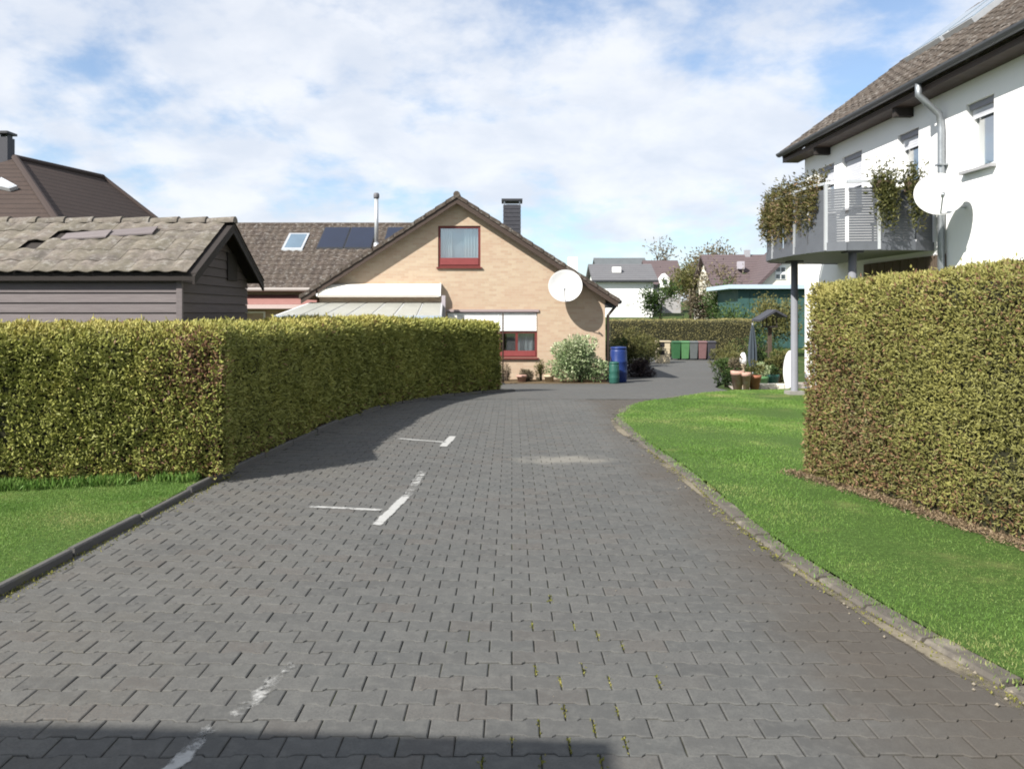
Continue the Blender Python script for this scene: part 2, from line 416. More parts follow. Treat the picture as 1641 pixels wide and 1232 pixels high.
# ------------------------------------------------------------------ foliage tools
def smooth_noise(P, scale, seed=0, octaves=3):
    g = np.random.default_rng(seed); out = np.zeros(len(P)); a = 1.0
    for o in range(octaves):
        for _ in range(4):
            d = g.normal(size=3); d /= np.linalg.norm(d)
            out += a * np.sin(P @ d * scale * (2 ** o) * 2.2 + g.uniform(0, 6.28)) / 4
        a *= .5
    return out
def norm(A): return A / np.maximum(np.linalg.norm(A, axis=1, keepdims=True), 1e-9)
def leaves(name, P, N, L, W, tint, mat_, parent, up=.25, rnd=.9, bend=.25, kind='stuff', face=None, nw=1.0):
    """rhombus leaves bent along the rib; L, W scalars or arrays"""
    n = len(P); L = np.broadcast_to(L, n)[:, None]; W = np.broadcast_to(W, n)[:, None]
    ax = norm(N*nw + np.array([0, 0, up]) + RNG.normal(size=(n, 3)) * rnd)
    sd = norm(np.cross(ax, RNG.normal(size=(n, 3)) if face is None else N + RNG.normal(size=(n, 3))*face)); nn = np.cross(ax, sd)
    V = np.empty((n, 4, 3))
    V[:, 0] = P; V[:, 1] = P + ax * L * .5 + sd * W * .5 + nn * L * bend * .5
    V[:, 2] = P + ax * L; V[:, 3] = P + ax * L * .5 - sd * W * .5 + nn * L * bend * .5
    idx = np.arange(n)[:, None] * 4
    Fq = np.concatenate([idx + np.array([[0, 1, 2]]), idx + np.array([[0, 2, 3]])])
    o = np_mesh(name, V.reshape(-1, 3), Fq, np.repeat(np.clip(tint, 0, 1), 4), mat_, parent)
    if kind and parent is not None: o['kind'] = kind
    return o
def resample(path, step):
    P = np.array(path, float); d = np.r_[0, np.cumsum(np.linalg.norm(np.diff(P, axis=0), axis=1))]
    s = np.linspace(0, d[-1], max(2, int(d[-1] / step)))
    return np.stack([np.interp(s, d, P[:, k]) for k in range(P.shape[1])], 1), d[-1]
def catmull(pts, n=8):
    P = [Vector(p) for p in pts]; P = [2*P[0]-P[1]] + P + [2*P[-1]-P[-2]]; out = []
    for i in range(1, len(P) - 2):
        a, b, c, d = P[i-1:i+3]
        for k in range(n):
            t = k / n
            out.append(.5*((2*b) + (c-a)*t + (2*a-5*b+4*c-d)*t*t + (3*b-a-3*c+d)*t**3))
    out.append(P[-2]); return out
def hedge_profile(w, h, r):
    """points (across, up), outward normals, perimeter parameter 0..1 -> rounded top"""
    pts, nrm = [], []
    for t in np.linspace(0, 1, 14): pts.append((-w/2, t*(h-r))); nrm.append((-1, 0))
    for a in np.linspace(0, math.pi/2, 9)[1:]: pts.append((-w/2 + r - r*math.cos(a), h - r + r*math.sin(a))); nrm.append((-math.cos(a), math.sin(a)))
    for t in np.linspace(0, 1, 8)[1:]: pts.append((-w/2 + r + t*(w-2*r), h)); nrm.append((0, 1))
    for a in np.linspace(math.pi/2, 0, 9)[1:]: pts.append((w/2 - r + r*math.cos(a), h - r + r*math.sin(a))); nrm.append((math.cos(a), math.sin(a)))
    for t in np.linspace(1, 0, 14)[1:]: pts.append((w/2, t*(h-r))); nrm.append((1, 0))
    pts = np.array(pts); nrm = np.array(nrm); d = np.r_[0, np.cumsum(np.linalg.norm(np.diff(pts, axis=0), axis=1))]
    return pts, nrm, d
def hedge_points(path, w, h, r, dens, seed, caps=(True, True), rough=.05, deep=.065):
    C, Ln = resample(path, .08); T = norm(np.gradient(C, axis=0)); Nn = np.stack([T[:, 1], -T[:, 0]], 1)  # right-hand side
    pts, nrm, d = hedge_profile(w, h, r)
    n = int(Ln * d[-1] * dens); ii = RNG.uniform(0, len(C) - 1.001, n); i0 = ii.astype(int); f = (ii - i0)[:, None]
    c = C[i0]*(1-f) + C[i0+1]*f; nn = norm(Nn[i0]*(1-f) + Nn[i0+1]*f)
    q = RNG.uniform(0, d[-1], n)
    pa = np.interp(q, d, pts[:, 0]); pz = np.interp(q, d, pts[:, 1]); na = np.interp(q, d, nrm[:, 0]); nz = np.interp(q, d, nrm[:, 1])
    P = np.column_stack([c + nn*pa[:, None], pz]); N = np.column_stack([nn*na[:, None], nz])
    for k, on in ((0, caps[0]), (-1, caps[1])):
        if not on: continue
        m = int(w * h * dens); a = RNG.uniform(-w/2+.03, w/2-.03, m); z = RNG.uniform(0, h - .03, m)
        tdir = -T[0] if k == 0 else T[-1]
        P = np.vstack([P, np.column_stack([C[k] + Nn[k]*a[:, None], z])]); N = np.vstack([N, np.repeat([[tdir[0], tdir[1], 0]], m, 0)])
    N = norm(N); disp = smooth_noise(P, 1.2, seed) * rough * .8 + smooth_noise(P, 9, seed+1, 2) * rough * .5
    P = P + N * (disp - RNG.random(len(P))**2 * deep)[:, None]
    P[:, 2] += gza(P[:, 1])
    return P, N
def hedge_core(path, w, h, r, inset=.07):
    C, Ln = resample(path, .3); T = norm(np.gradient(C, axis=0)); Nn = np.stack([T[:, 1], -T[:, 0]], 1)
    C[0] += T[0]*inset; C[-1] -= T[-1]*inset
    pts, _, _ = hedge_profile(w - 2*inset, h - inset, r); mb = MB(); m = len(pts)
    vs = [(C[i][0] + Nn[i][0]*p[0], C[i][1] + Nn[i][1]*p[0], p[1] + gz(C[i][1]) - (.02 if p[1] == 0 else 0)) for i in range(len(C)) for p in pts]
    fs = [(i*m+k, i*m+k+1, (i+1)*m+k+1, (i+1)*m+k) for i in range(len(C)-1) for k in range(m-1)]
    fs += [list(range(m)), list(range((len(C)-1)*m, len(C)*m))[::-1]]
    return mb.add(vs, fs)
def blob_points(c, r, n, seed=0, shell=.55, clumps=14):
    """leaf positions in uneven clumps inside an ellipsoid"""
    g = np.random.default_rng(seed); c = np.array(c); r = np.array(r, float)
    K = norm(g.normal(size=(clumps, 3))) * (g.random((clumps, 1)) ** .4) * .72
    k = g.integers(0, clumps, n); s = g.uniform(.22, .42, clumps)[k][:, None]
    d = norm(g.normal(size=(n, 3))) * (shell + (1-shell)*g.random((n, 1)) ** .5)
    P = (K[k] + d * s) * r + c
    return P, norm(d + K[k] * .8)

# ------------------------------------------------------------------ plan of the place (metres)
LEFT_EDGE = [(-3.25, -6), (-3.2, 0), (-3.12, 3.0), (-3.08, 4.8), (-3.03, 6.3), (-2.99, 8.05), (-2.83, 10.35), (-2.60, 12.7), (-2.12, 14.9), (-1.5, 16.3), (-.45, 17.8), (.2, 18.3)]
RIGHT_EDGE = [(3.0, -6), (2.75, 0), (2.5, 2.0), (2.22, 3.6), (2.03, 4.5), (1.83, 6.1), (1.80, 8.2), (1.63, 11.4), (1.70, 13.1), (2.2, 14.7), (3.2, 16.2), (4.96, 18.2)]
LE = [(p.x, p.y) for p in catmull([(x, y, 0) for x, y in LEFT_EDGE], 8)]
RE = [(p.x, p.y) for p in catmull([(x, y, 0) for x, y in RIGHT_EDGE], 8)]
LEa, REa = np.array(LE), np.array(RE)
def x_left(y): return np.interp(y, LEa[:, 1], LEa[:, 0])
def x_right(y): return np.interp(y, REa[:, 1], REa[:, 0])

# ground: one sheet out to the horizon
def build_ground():
    ys = np.r_[np.arange(-60, 14, 6), np.arange(14, 60, 2), np.arange(60, 260, 10), [300, 400, 600, 800, 1200, 2000, 3000, 4000]]
    xs = np.r_[[-3000, -1500, -600, -300], np.arange(-150, 151, 10), [300, 600, 1500, 3000]]
    V = np.array([(x, y, gz(y) - .05) for y in ys for x in xs], float)
    V[:, 2] += np.where(V[:, 1] > 60, smooth_noise(V, .012, 3) * np.clip((V[:, 1] - 60) / 60, 0, 1) * 1.0, 0)
    nx = len(xs)
    Fq = np.array([(j*nx+i, j*nx+i+1, (j+1)*nx+i+1, (j+1)*nx+i) for j in range(len(ys)-1) for i in range(nx-1)])
    o = np_mesh('ground', V, Fq, None, M_FIELD); tag(o, 'wide grassy ground of gardens and meadow', 'ground', kind='structure')
build_ground()

# driveway: root mesh is the far sheet, children are the joint bed and the stones
PAVE_END = 16.0
def strip(L, Rr, z0):
    vs = [(x, y, gz(y) + z0) for (x, y) in L] + [(x, y, gz(y) + z0) for (x, y) in Rr]; n = len(L)
    return vs, [(i, i+n, i+n+1, i+1) for i in range(n-1)]
far_rows = []
fl = [(PAVE_END, x_left(PAVE_END), x_right(PAVE_END)), (17, x_left(17), x_right(17)), (18.2, x_left(18.2), 4.96), (19.2, .1, 5.15), (20.5, -.6, 5.3), (22, -1.1, 5.6), (24, -1.5, 6.2), (25.0, -1.6, 6.6), (25.6, 2.9, 6.8), (26.5, 3.3, 7.2), (29, 3.4, 8.0), (33, 3.5, 9.2), (38, 3.8, 10.6), (42.5, 4.2, 13.0)]
ysf = np.arange(PAVE_END, 42.51, .25); A = np.array(fl)
vs, fs = strip([(np.interp(y, A[:, 0], A[:, 1]), y) for y in ysf], [(np.interp(y, A[:, 0], A[:, 2]), y) for y in ysf], .0)
driveway = MB().add(vs, fs).build('driveway', M_PAVER_FAR)
tag(driveway, 'grey concrete block paved driveway curving past the hedge', 'driveway', kind='structure')
yb = np.arange(-6, PAVE_END + .01, .5)
vs, fs = strip([(x_left(y) - .05, y) for y in yb], [(x_right(y) + .12, y) for y in yb], -.009)
bed = MB().add(vs, fs).build('joint_bed', M_BED, driveway)

PL, PP, PD = .226, .134, .017          # stone length, row pitch, step of the double-T outline
def paver_outline(g=.0025):
    h1, h2, a, b = (PP + PD) / 2 - g, (PP - PD) / 2 - g, PL/4 - .009 + g*.4, PL/4 + .009 + g*.4
    e = PL/2 - g*1.1
    return [(-e, -h1), (-b, -h1), (-a, -h2), (a, -h2), (b, -h1), (e, -h1), (e, h1), (b, h1), (a, h2), (-a, h2), (-b, h1), (-e, h1)]
def paver_mesh():
    o = np.array(paver_outline()); s = o * np.array([1 - .005/(PL/2), 1 - .005/(PP/2)])
    V = np.vstack([np.column_stack([o, np.full(12, -.03)]), np.column_stack([o, np.full(12, -.0035)]), np.column_stack([s, np.zeros(12)])])
    Fq = [(r*12+i, r*12+(i+1) % 12, (r+1)*12+(i+1) % 12, (r+1)*12+i) for r in range(2) for i in range(12)]
    tops = [(24+0, 24+1, 24+2, 24+9, 24+10, 24+11), (24+2, 24+3, 24+8, 24+9), (24+3, 24+4, 24+5, 24+6, 24+7, 24+8)]
    return V, Fq, tops
PV, PQ, PT = paver_mesh()
pm = bpy.data.meshes.new('paver'); pm.from_pydata(PV.tolist(), [], PQ + PT); pm.update(); pm.materials.append(M_PAVER)
spots = []
j = 0; y = 2.2
while y < PAVE_END:
    xl, xr = float(x_left(y)), float(x_right(y)); x0 = (j % 2) * PL/2
    for i in range(int(xl / PL) - 2, int(xr / PL) + 3):
        x = i * PL + x0
        if xl - .06 < x < xr + .03: spots.append((x, y + .012*math.sin(x*1.7 + 1) * (y/8)))
    y += PP; j += 1
def in_frame(x, y): return abs(x) < .66 * y + .15 and y > 2.85
spots.sort(key=lambda p: (0 if in_frame(*p) else 1, p[1]))
near, rest = spots[:300], spots[300:]
for x, y in near:
    o = bpy.data.objects.new('paver', pm); COL.objects.link(o); o.parent = driveway
    o.location = (x, y, gz(y) + random.uniform(-.0025, .0025)); o.rotation_euler = (random.gauss(0, .007), random.gauss(0, .007), random.gauss(0, .008))
m = len(rest); XY = np.array(rest); ang = RNG.normal(0, .008, m); tx, ty = RNG.normal(0, .007, (2, m))
VV = np.repeat(PV[None], m, 0); c, s = np.cos(ang)[:, None], np.sin(ang)[:, None]
X = VV[..., 0]*c - VV[..., 1]*s; Yv = VV[..., 0]*s + VV[..., 1]*c; Zv = VV[..., 2] + tx[:, None]*Yv + ty[:, None]*X + RNG.uniform(-.0025, .0025, m)[:, None] + gza(XY[:, 1])[:, None]
VV = np.stack([X + XY[:, :1], Yv + XY[:, 1:], Zv], -1).reshape(-1, 3)
base = np.arange(m)[:, None] * 36
tri = [t for q in PQ for t in ((q[0], q[1], q[2]), (q[0], q[2], q[3]))] + [(f[0], f[k], f[k+1]) for f in PT for k in range(1, len(f)-1)]
FF = np.concatenate([base + np.array([t]) for t in tri])
po = np_mesh('paver_field', VV, FF, np.repeat(RNG.random(m), 36), M_PAVER, driveway); po['kind'] = 'stuff'

# worn white parking marks: paint flakes that skip the joints
def worn_mat(name, a, b, scale, soft, rot=0):
    t = NT(name); p = t.pos()
    n = t.math('ADD', t.math('MULTIPLY', t.noise(p, scale, 7, .68), 1.0), t.math('MULTIPLY', t.noise(p, scale*.22, 3, .5), .6))
    m_ = t.math('ADD', t.math('MULTIPLY', t.attr('tint'), .9), t.math('SUBTRACT', n, .80))
    m = t.fin(t.mix(t.noise(p, 30, 4), a, b), .85, .2)
    tr = t.n('ShaderNodeBsdfTransparent'); ms = t.n('ShaderNodeMixShader'); t.set(ms.inputs[0], t.map(m_, .25 - soft, .25 + soft))
    t.t.links.new(tr.outputs[0], ms.inputs[1]); t.t.links.new(t.b.outputs[0], ms.inputs[2]); t.t.links.new(ms.outputs[0], t.out.inputs[0])
    return m
M_WORN = worn_mat('worn_paint', (.27, .27, .265), (.40, .40, .385), 13, .14)
def soft_strip(name, pts, widths, keep, material, parent, z, seed=0):
    """thin strip with a wear value that fades to its edges; pts plan points, keep = wear 0..1"""
    C = np.array(pts, float); n = len(C); T = norm(np.gradient(C, axis=0)); Nn = np.stack([-T[:, 1], T[:, 0]], 1)
    W = np.broadcast_to(widths, n); K = np.broadcast_to(keep, n); V, t = [], []
    for q, e in zip((-1, -.55, 0, .55, 1), (0, .85, 1, .85, 0)):
        P = C + Nn * (W*q*.5)[:, None]; V.append(np.column_stack([P, gza(P[:, 1]) + z])); t.append(K*e)
    V = np.vstack(V); Fq = np.array([(k*n+i, k*n+i+1, (k+1)*n+i+1, (k+1)*n+i) for k in range(4) for i in range(n-1)])
    return np_mesh(name, V, Fq, np.concatenate(t), material, parent)
def paint(name, label, segs, seed):
    root = thing(name, label, 'road marking', (segs[0][0], segs[0][1], 0), group='worn parking bay marks')
    for (x0, y0, x1, y1, w, keep) in segs:
        pts, _ = resample([(x0, y0), (x1, y1)], .04); kk = np.full(len(pts), keep); kk[0] = kk[-1] = keep*.3
        soft_strip('paint_line', pts, w, kk, M_WORN, root, .0055)
    return root
def gp(x, y):                                          # ground point under a photo pixel (flat part)
    Y = F * EYE / (y - HY); return ((x - CX) / F * Y, Y)
def seg(a, b, w, keep): return (*gp(*a), *gp(*b), w, keep)
paint('parking_mark', 'faded white T shaped bay mark with broken bar on sunny paving', [seg((492, 812), (618, 818), .085, .40), seg((602, 843), (652, 795), .11, .56), seg((651, 797), (678, 755), .12, .26)], 3)
paint('parking_mark', 'short white bay mark at the tip of the hedge shadow', [seg((638, 703), (714, 709), .08, .50), seg((710, 716), (726, 699), .12, .7)], 5)
paint('parking_mark', 'pale worn paint line crossing into the shadow on the paving', [seg((255, 1255), (342, 1162), .10, .42), seg((372, 1156), (464, 1062), .12, .24)], 9)

# kerbs: each stone its own piece
def kerb(name, label, edge, y0, y1, width, depth_out, top, length, material, seed, inward):
    root = thing(name, label, 'kerb', (0, 0, 0)); root['kind'] = 'structure'; del root['category']
    P, Ln = resample([p for p in edge if y0 <= p[1] <= y1], .02); g = random.Random(seed)
    n = int(Ln / length); per = len(P) / n
    for i in range(n):
        a = P[int(i*per)]; b = P[min(len(P)-1, int((i+1)*per) - 1)]
        d = Vector((b[0]-a[0], b[1]-a[1], 0)); Lg = d.length; d.normalize(); nrm_ = Vector((-d.y, d.x, 0)) * inward
        h = top + g.uniform(-.012, .012); c = Vector((a[0], a[1], 0)); z0 = gz(a[1]); z1 = gz(b[1]); dz = Vector((0, 0, z1 - z0))
        e = nrm_ * width; s = .004; j_ = nrm_ * g.uniform(-.004, .004)
        p0 = c + d*s + j_; p1 = c + d*(Lg - s) + j_
        bot = Vector((0, 0, -.08)); tp = Vector((0, 0, h)); zz0 = Vector((0, 0, z0)); zz1 = Vector((0, 0, z1))
        ch = min(.018, width*.2)
        def ring(p, z): return [p + z + bot, p + z + tp - Vector((0, 0, ch)), p + nrm_*ch + z + tp, p + e - nrm_*ch*.5 + z + tp, p + e + z + tp - Vector((0,0,ch*.5)), p + e + z + bot]
        vs = ring(p0, zz0) + ring(p1, zz1)
        fs = [(k, k+1, k+7, k+6) for k in range(5)] + [(5, 0, 6, 11), (5, 4, 3, 2, 1, 0), (6, 7, 8, 9, 10, 11)]
        MB().add(vs, fs).build('kerb_stone', material, root)
    return root
kerb('kerb_left', 'thin grey concrete edging beside the hedge', LE, 2.6, 18.2, .05, 0, .06, .95, M_KERB, 1, 1)
kerb('kerb_right', 'crumbling sandy concrete edging beside the lawn', RE, 2.6, 18.1, .13, 0, .022, .48, M_KERB_OLD, 2, -1)

# lawns
def lawn(name, label, poly_rows, z):
    vs, fs = [], []
    for y, a, b in poly_rows:
        for k in range(9):
            x = a + (b-a)*k/8; vs.append((x, y, gz(y) + z + .012*math.sin(x*2.1+y*1.3)*math.sin(math.pi*k/8)))
    n = len(poly_rows)
    fs = [(i*9+k, i*9+k+1, (i+1)*9+k+1, (i+1)*9+k) for i in range(n-1) for k in range(8)]
    o = MB().add(vs, fs).build(name, M_TURF, smooth=True); tag(o, label, 'lawn', kind='structure'); return o
lawn('lawn_left', 'bright green lawn strip in front of the clipped hedge', [(y, -11, float(x_left(y)) - .06) for y in np.arange(2.0, 8.6, .3)], .045)
rr = [(y, float(x_right(y)) + .13, 9.0) for y in np.arange(2.0, 18.3, .3)] + [(19.0, 5.3, 8.0)]
lawn('lawn_right', 'green lawn between the driveway and the tall hedge', rr, .03)
def grass(label, n, sampler, z, hmin, hmax):
    P = sampler(n); n = len(P)
    h = RNG.uniform(hmin, hmax, n) * (.8 + .35*smooth_noise(np.column_stack([P, np.zeros(n)]), 1.6, 11)); h = np.clip(h, .012, .09)
    a = RNG.uniform(0, 6.28, n); w = RNG.uniform(.0025, .0045, n) * (1 + np.clip(P[:, 1] - 5, 0, 12) * .16)
    ln = RNG.uniform(.1, .8, n) * h; b = RNG.uniform(0, 6.28, n)
    zb = gza(P[:, 1]) + z - .01
    V = np.empty((n, 3, 3))
    V[:, 0] = np.column_stack([P[:, 0] - np.cos(a)*w, P[:, 1] - np.sin(a)*w, zb]); V[:, 1] = np.column_stack([P[:, 0] + np.cos(a)*w, P[:, 1] + np.sin(a)*w, zb])
    V[:, 2] = np.column_stack([P[:, 0] + np.cos(b)*ln, P[:, 1] + np.sin(b)*ln, zb + h])
    t = np.clip(.45 + .26*smooth_noise(np.column_stack([P, np.zeros(n)]), .8, 21) + .20*smooth_noise(np.column_stack([P, np.zeros(n)]), 2.6, 23, 2) + .16*np.clip((7 - P[:, 1])/4, 0, 1)*np.clip((P[:, 0] - 1)/2, 0, 1) + .2*RNG.normal(size=n)*.6, 0, 1)
    o = np_mesh('grass', V.reshape(-1, 3), np.arange(3*n).reshape(n, 3), np.repeat(t, 3), M_BLADE); tag(o, label, 'grass', kind='stuff')
def samp_left(n):
    y = RNG.uniform(4.2, 8.2, n*2); x = RNG.uniform(-6.4, -3.0, n*2); k = (y < 8.08 + .254*(x + 3.0)) & (x < x_left(y) - .055) & (x > -.70*y - .4); return np.column_stack([x, y])[k][:n]
HR = [(3.00, 8.25), (3.36, 7.1), (3.72, 5.6), (4.25, 3.4)]        # foot of the right hedge's sunny face
def samp_right(n):
    y = 3.2 + 15.2 * RNG.random(n*3)**1.5; x = RNG.uniform(1.5, 7.2, n*3)
    hx = np.where(y < 8.35, np.interp(y, [3.4, 5.6, 7.1, 8.25], [4.25, 3.72, 3.36, 3.00]) + .02, 9)
    k = (x > x_right(y) + .08 + .05*RNG.normal(size=len(x))) & (x < hx) & (x < .70*y + .4) & ~((x > 6.9) | ((y > 17.8) & (x < 5.0)))
    # bare litter strip under the hedge
    k &= ~((hx < 9) & (x > hx - .16 - .10*RNG.random(len(x))) & (RNG.random(len(x)) < .85))
    return np.column_stack([x, y])[k][:n]
grass('short bright grass blades on the left lawn', 70000, samp_left, .045, .016, .036)
grass('green and yellowish grass blades on the right lawn', 170000, samp_right, .03, .016, .036)

# earth strips under the hedges
def earth(name, label, L, Rr, z):
    vs, fs = strip(L, Rr, z); o = MB().add(vs, fs).build(name, M_SOIL); tag(o, label, 'soil', kind='structure')
yy = np.arange(8.0, 18.21, .3)
earth('soil_bed', 'dark earth along the foot of the left hedge', [(float(x_left(y)) - 1.2, y) for y in yy], [(float(x_left(y)) - .07, y) for y in yy], .06)
yy = np.arange(3.4, 8.41, .25)
hx_ = lambda y: float(np.interp(y, [3.4, 5.6, 7.1, 8.25], [4.25, 3.72, 3.36, 3.00]))
earth('soil_bed', 'brown leaf litter strip below the tall right hedge', [(hx_(y) - (.05 + .04*math.sin(y*3.1) + .03*math.sin(y*8.3))*min(1, (8.5-y)*1.2), y) for y in yy], [(hx_(y) + .6, y) for y in yy], .037)

M_SAND = worn_mat('sand_drift', (.11, .095, .07), (.24, .21, .155), 5, .22)
yy = np.arange(2.9, 14.5, .12)
o = soft_strip('sand_drift', [(float(x_right(y)) - .045, y) for y in yy], .11 + .05*np.sin(yy*2.3), .24 + .22*np.sin(yy*1.7 + .6) + .15*np.sin(yy*5.1), M_SAND, None, .0065)
tag(o, 'pale sandy dirt washed along the foot of the right kerb', 'sand', kind='stuff')
def litter():
    n = 3800; y = 4.2 + 4.2*RNG.random(n); x = np.interp(y, [3.4, 5.6, 7.1, 8.25], [4.25, 3.72, 3.36, 3.00]) - .02 + RNG.normal(-.03, .07, n)
    P = np.column_stack([x, y, gza(y) + .045 + .012*RNG.random(n)])
    o = leaves('leaf_litter', P, np.repeat([[0, 0, .15]], n, 0), RNG.uniform(.015, .05, n), RNG.uniform(.006, .014, n), RNG.random(n), M_LITTER, None, 0, .6); tag(o, 'dry brown needles scattered below the right hedge', 'leaf litter', kind='stuff')
M_LITTER = foliage_mat('dry_litter', [(0, (.07, .048, .03)), (.5, (.16, .115, .07)), (1, (.28, .21, .13))], .05)
litter()
def tufts():
    n = 9000; x = RNG.uniform(-6.2, -3.1, n); y = 7.97 + .254*(x + 3.0) + .08*RNG.random(n) - .20*RNG.random(n)**2; k = RNG.random(n) < .22 + .5*smooth_noise(np.column_stack([x, y, y*0]), 4, 77)
    x, y = x[k], y[k]; n = len(x); P = np.column_stack([x, y, np.full(n, .05)])
    o = leaves('grass_tuft', P, np.repeat([[0, 0, 1.]], n, 0), RNG.uniform(.03, .12, n), .006, RNG.uniform(.1, .7, n), M_BLADE, None, .3, .35); tag(o, 'longer grass left standing along the foot of the clipped hedge', 'grass', kind='stuff')
tufts()
# moss and grit in the joints and along the right edge
def grit():
    mb = MB(); g = random.Random(4)
    for _ in range(170):
        y = 2.9 + 9*g.random()**1.6; x = float(x_right(y)) - abs(g.gauss(0, .10)) + .06; r = g.uniform(.004, .013)
        if g.random() < .07: x = g.uniform(-.3, float(x_right(y))); r *= .5
        z = gz(y) + r*.4 + .003
        mb.add([(x+r, y, z), (x, y+r*.8, z), (x-r*.9, y, z), (x, y-r, z), (x, y, z+r*.7), (x, y, z-r)], [(0,1,4),(1,2,4),(2,3,4),(3,0,4),(1,0,5),(2,1,5),(3,2,5),(0,3,5)])
    o = mb.build('grit', mat('pale_grit', (.20, .175, .135), .9, .3, 30, 0)); tag(o, 'pale grit and crumbs washed along the right edge', 'grit', kind='stuff')
grit()
def moss():
    P = []; g = random.Random(8)
    cand = [(x, y) for x, y in spots if 2.9 < y < 5.2]
    for x, y in cand:
        wgt = math.exp(-((x - .16)/.33)**2) * math.exp(-((y - 3.3)/.75)**2)
        wl = .10*math.exp(-((x + 1.3)/.5)**2 - ((y-3.3)/.3)**2)
        if g.random() < wgt*.9 + wl:
            for _ in range(26): P.append((x + PL/2 + g.gauss(0, .006), y + g.uniform(-.06, .06), gz(y) - .008))
    for _ in range(1700):                              # weeds at the right kerb
        y = 2.9 + 7*g.random()**1.5; P.append((float(x_right(y)) - abs(g.gauss(0, .05)) + .02, y, gz(y)))
    for _ in range(900):
        y = 4.4 + 4*g.random(); P.append((float(x_left(y)) + abs(g.gauss(0, .05)), y, gz(y)))
    P = np.array(P); n = len(P)
    o = leaves('moss', P, np.repeat([[0, 0, 1.]], n, 0), RNG.uniform(.010, .022, n), .010, RNG.uniform(.35, 1, n), M_MOSS, None, -.2, .9)
    tag(o, 'yellow green moss and weeds growing in the paving joints', 'moss', kind='stuff')
M_MOSS = foliage_mat('moss', [(0, (.07, .08, .012)), (.5, (.14, .15, .02)), (1, (.24, .22, .06))], .15)
moss()

# ------------------------------------------------------------------ hedges
def hedge(name, label, runs, dens, leaf, material, seed, caps, tintf, height, width, r, rough=.05, brown=None):
    root = thing(name, label, 'hedge', (runs[0][0][0], runs[0][0][1], gz(runs[0][0][1])))
    for i, path in enumerate(runs):
        hedge_core(path, width, height, r).build('woody_core', M_CORE, root)
    PS, NS = [], []
    for i, path in enumerate(runs):
        P, N = hedge_points(path, width, height, r, dens[i], seed + i*10, caps[i], rough); PS.append(P); NS.append(N)
    P, N = np.vstack(PS), np.vstack(NS)
    foot = (P[:, 2] - gza(P[:, 1])) > .03 + .13*(.5 + .5*smooth_noise(P * np.array([1, 1, 0]), 3.5, seed + 3)) * RNG.random(len(P))
    P, N = P[foot], N[foot]; n = len(P)
    stray = RNG.random(n) < .03; P[stray] += N[stray] * RNG.uniform(.01, .06, (stray.sum(), 1))   # shoots that stick out
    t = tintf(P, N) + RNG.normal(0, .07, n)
    dist = np.hypot(P[:, 0], P[:, 1]); sc = np.clip(dist / 8, .8, 2.2)
    if brown is not None:
        bm = brown(P, N); kb = RNG.random(n) < bm
        leaves('brown_sprigs', P[kb], N[kb], RNG.uniform(.7, 1.3, kb.sum())*leaf[0]*sc[kb], leaf[1]*sc[kb], RNG.random(kb.sum()), M_BROWNLEAF, root, .5, .6, face=.45, nw=.38)
        P, N, t, sc, n = P[~kb], N[~kb], t[~kb], sc[~kb], int((~kb).sum())
    leaves('foliage', P, N, RNG.uniform(.7, 1.35, n)*leaf[0]*sc, RNG.uniform(.7, 1.3, n)*leaf[1]*sc, t, material, root, .35, .55, face=.45, nw=.38)
    for path in runs:
        C, Ln = resample(path, .9); mb = MB()
        for p in C: mb.tube([(p[0], p[1], gz(p[1]) - .05), (p[0] + .03, p[1], gz(p[1]) + height*.6)], [.035, .02], 6)
        mb.build('stems', M_BARK, root)['kind'] = 'stuff'
    return root
sidepath = [(float(x_left(y)) - .05 - .45, y) for y in np.arange(8.5, 15.0, .5)]
# offset the last, bending stretch along its normal
bend = [p for p in LE if 15.0 <= p[1] <= 18.05]
B = np.array(bend); T = norm(np.gradient(B, axis=0)); Bn = B + np.stack([-T[:, 1], T[:, 0]], 1) * .50
sidepath = sidepath + [tuple(p) for p in Bn if p[1] > 15.1]
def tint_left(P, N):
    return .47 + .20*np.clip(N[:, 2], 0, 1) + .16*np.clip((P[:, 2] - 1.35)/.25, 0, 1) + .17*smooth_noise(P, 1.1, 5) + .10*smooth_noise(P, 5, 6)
def brown_left(P, N):
    d = np.hypot(P[:, 0] + 3.15, (P[:, 1] - 7.98)*1.5); return np.clip(.62*np.exp(-(d/.28)**2)*np.exp(-((P[:, 2]-1.2)/.3)**2) + .10*np.exp(-(d/.6)**2) + .10*np.clip(smooth_noise(P, 1.6, 51) - .2, 0, 1) + .13*np.clip((.45 - P[:, 2])/.4, 0, 1), 0, .9)
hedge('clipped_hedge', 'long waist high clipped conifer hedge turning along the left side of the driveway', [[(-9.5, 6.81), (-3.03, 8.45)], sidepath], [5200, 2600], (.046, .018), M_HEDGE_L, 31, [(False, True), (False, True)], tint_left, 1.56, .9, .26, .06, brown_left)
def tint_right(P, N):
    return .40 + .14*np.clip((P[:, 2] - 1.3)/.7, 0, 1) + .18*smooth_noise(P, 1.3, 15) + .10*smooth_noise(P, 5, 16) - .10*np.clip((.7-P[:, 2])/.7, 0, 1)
def brown_right(P, N): return np.clip(.10 + .18*np.clip((.9 - P[:, 2])/.9, 0, 1) + .26*smooth_noise(P, 1.7, 44), 0, .55)
dR = Vector((HR[-1][0] - HR[0][0], HR[-1][1] - HR[0][1], 0)).normalized(); nR = Vector((-dR.y, dR.x, 0))
rp = [(x + nR.x*.6, y + nR.y*.6) for x, y in HR]
hedge('tall_hedge', 'tall yellowish clipped conifer hedge on the right lawn beside the white house', [rp], [6000], (.042, .016), M_HEDGE_R, 71, [(True, False)], tint_right, 2.02, 1.15, .20, .07, brown_right)

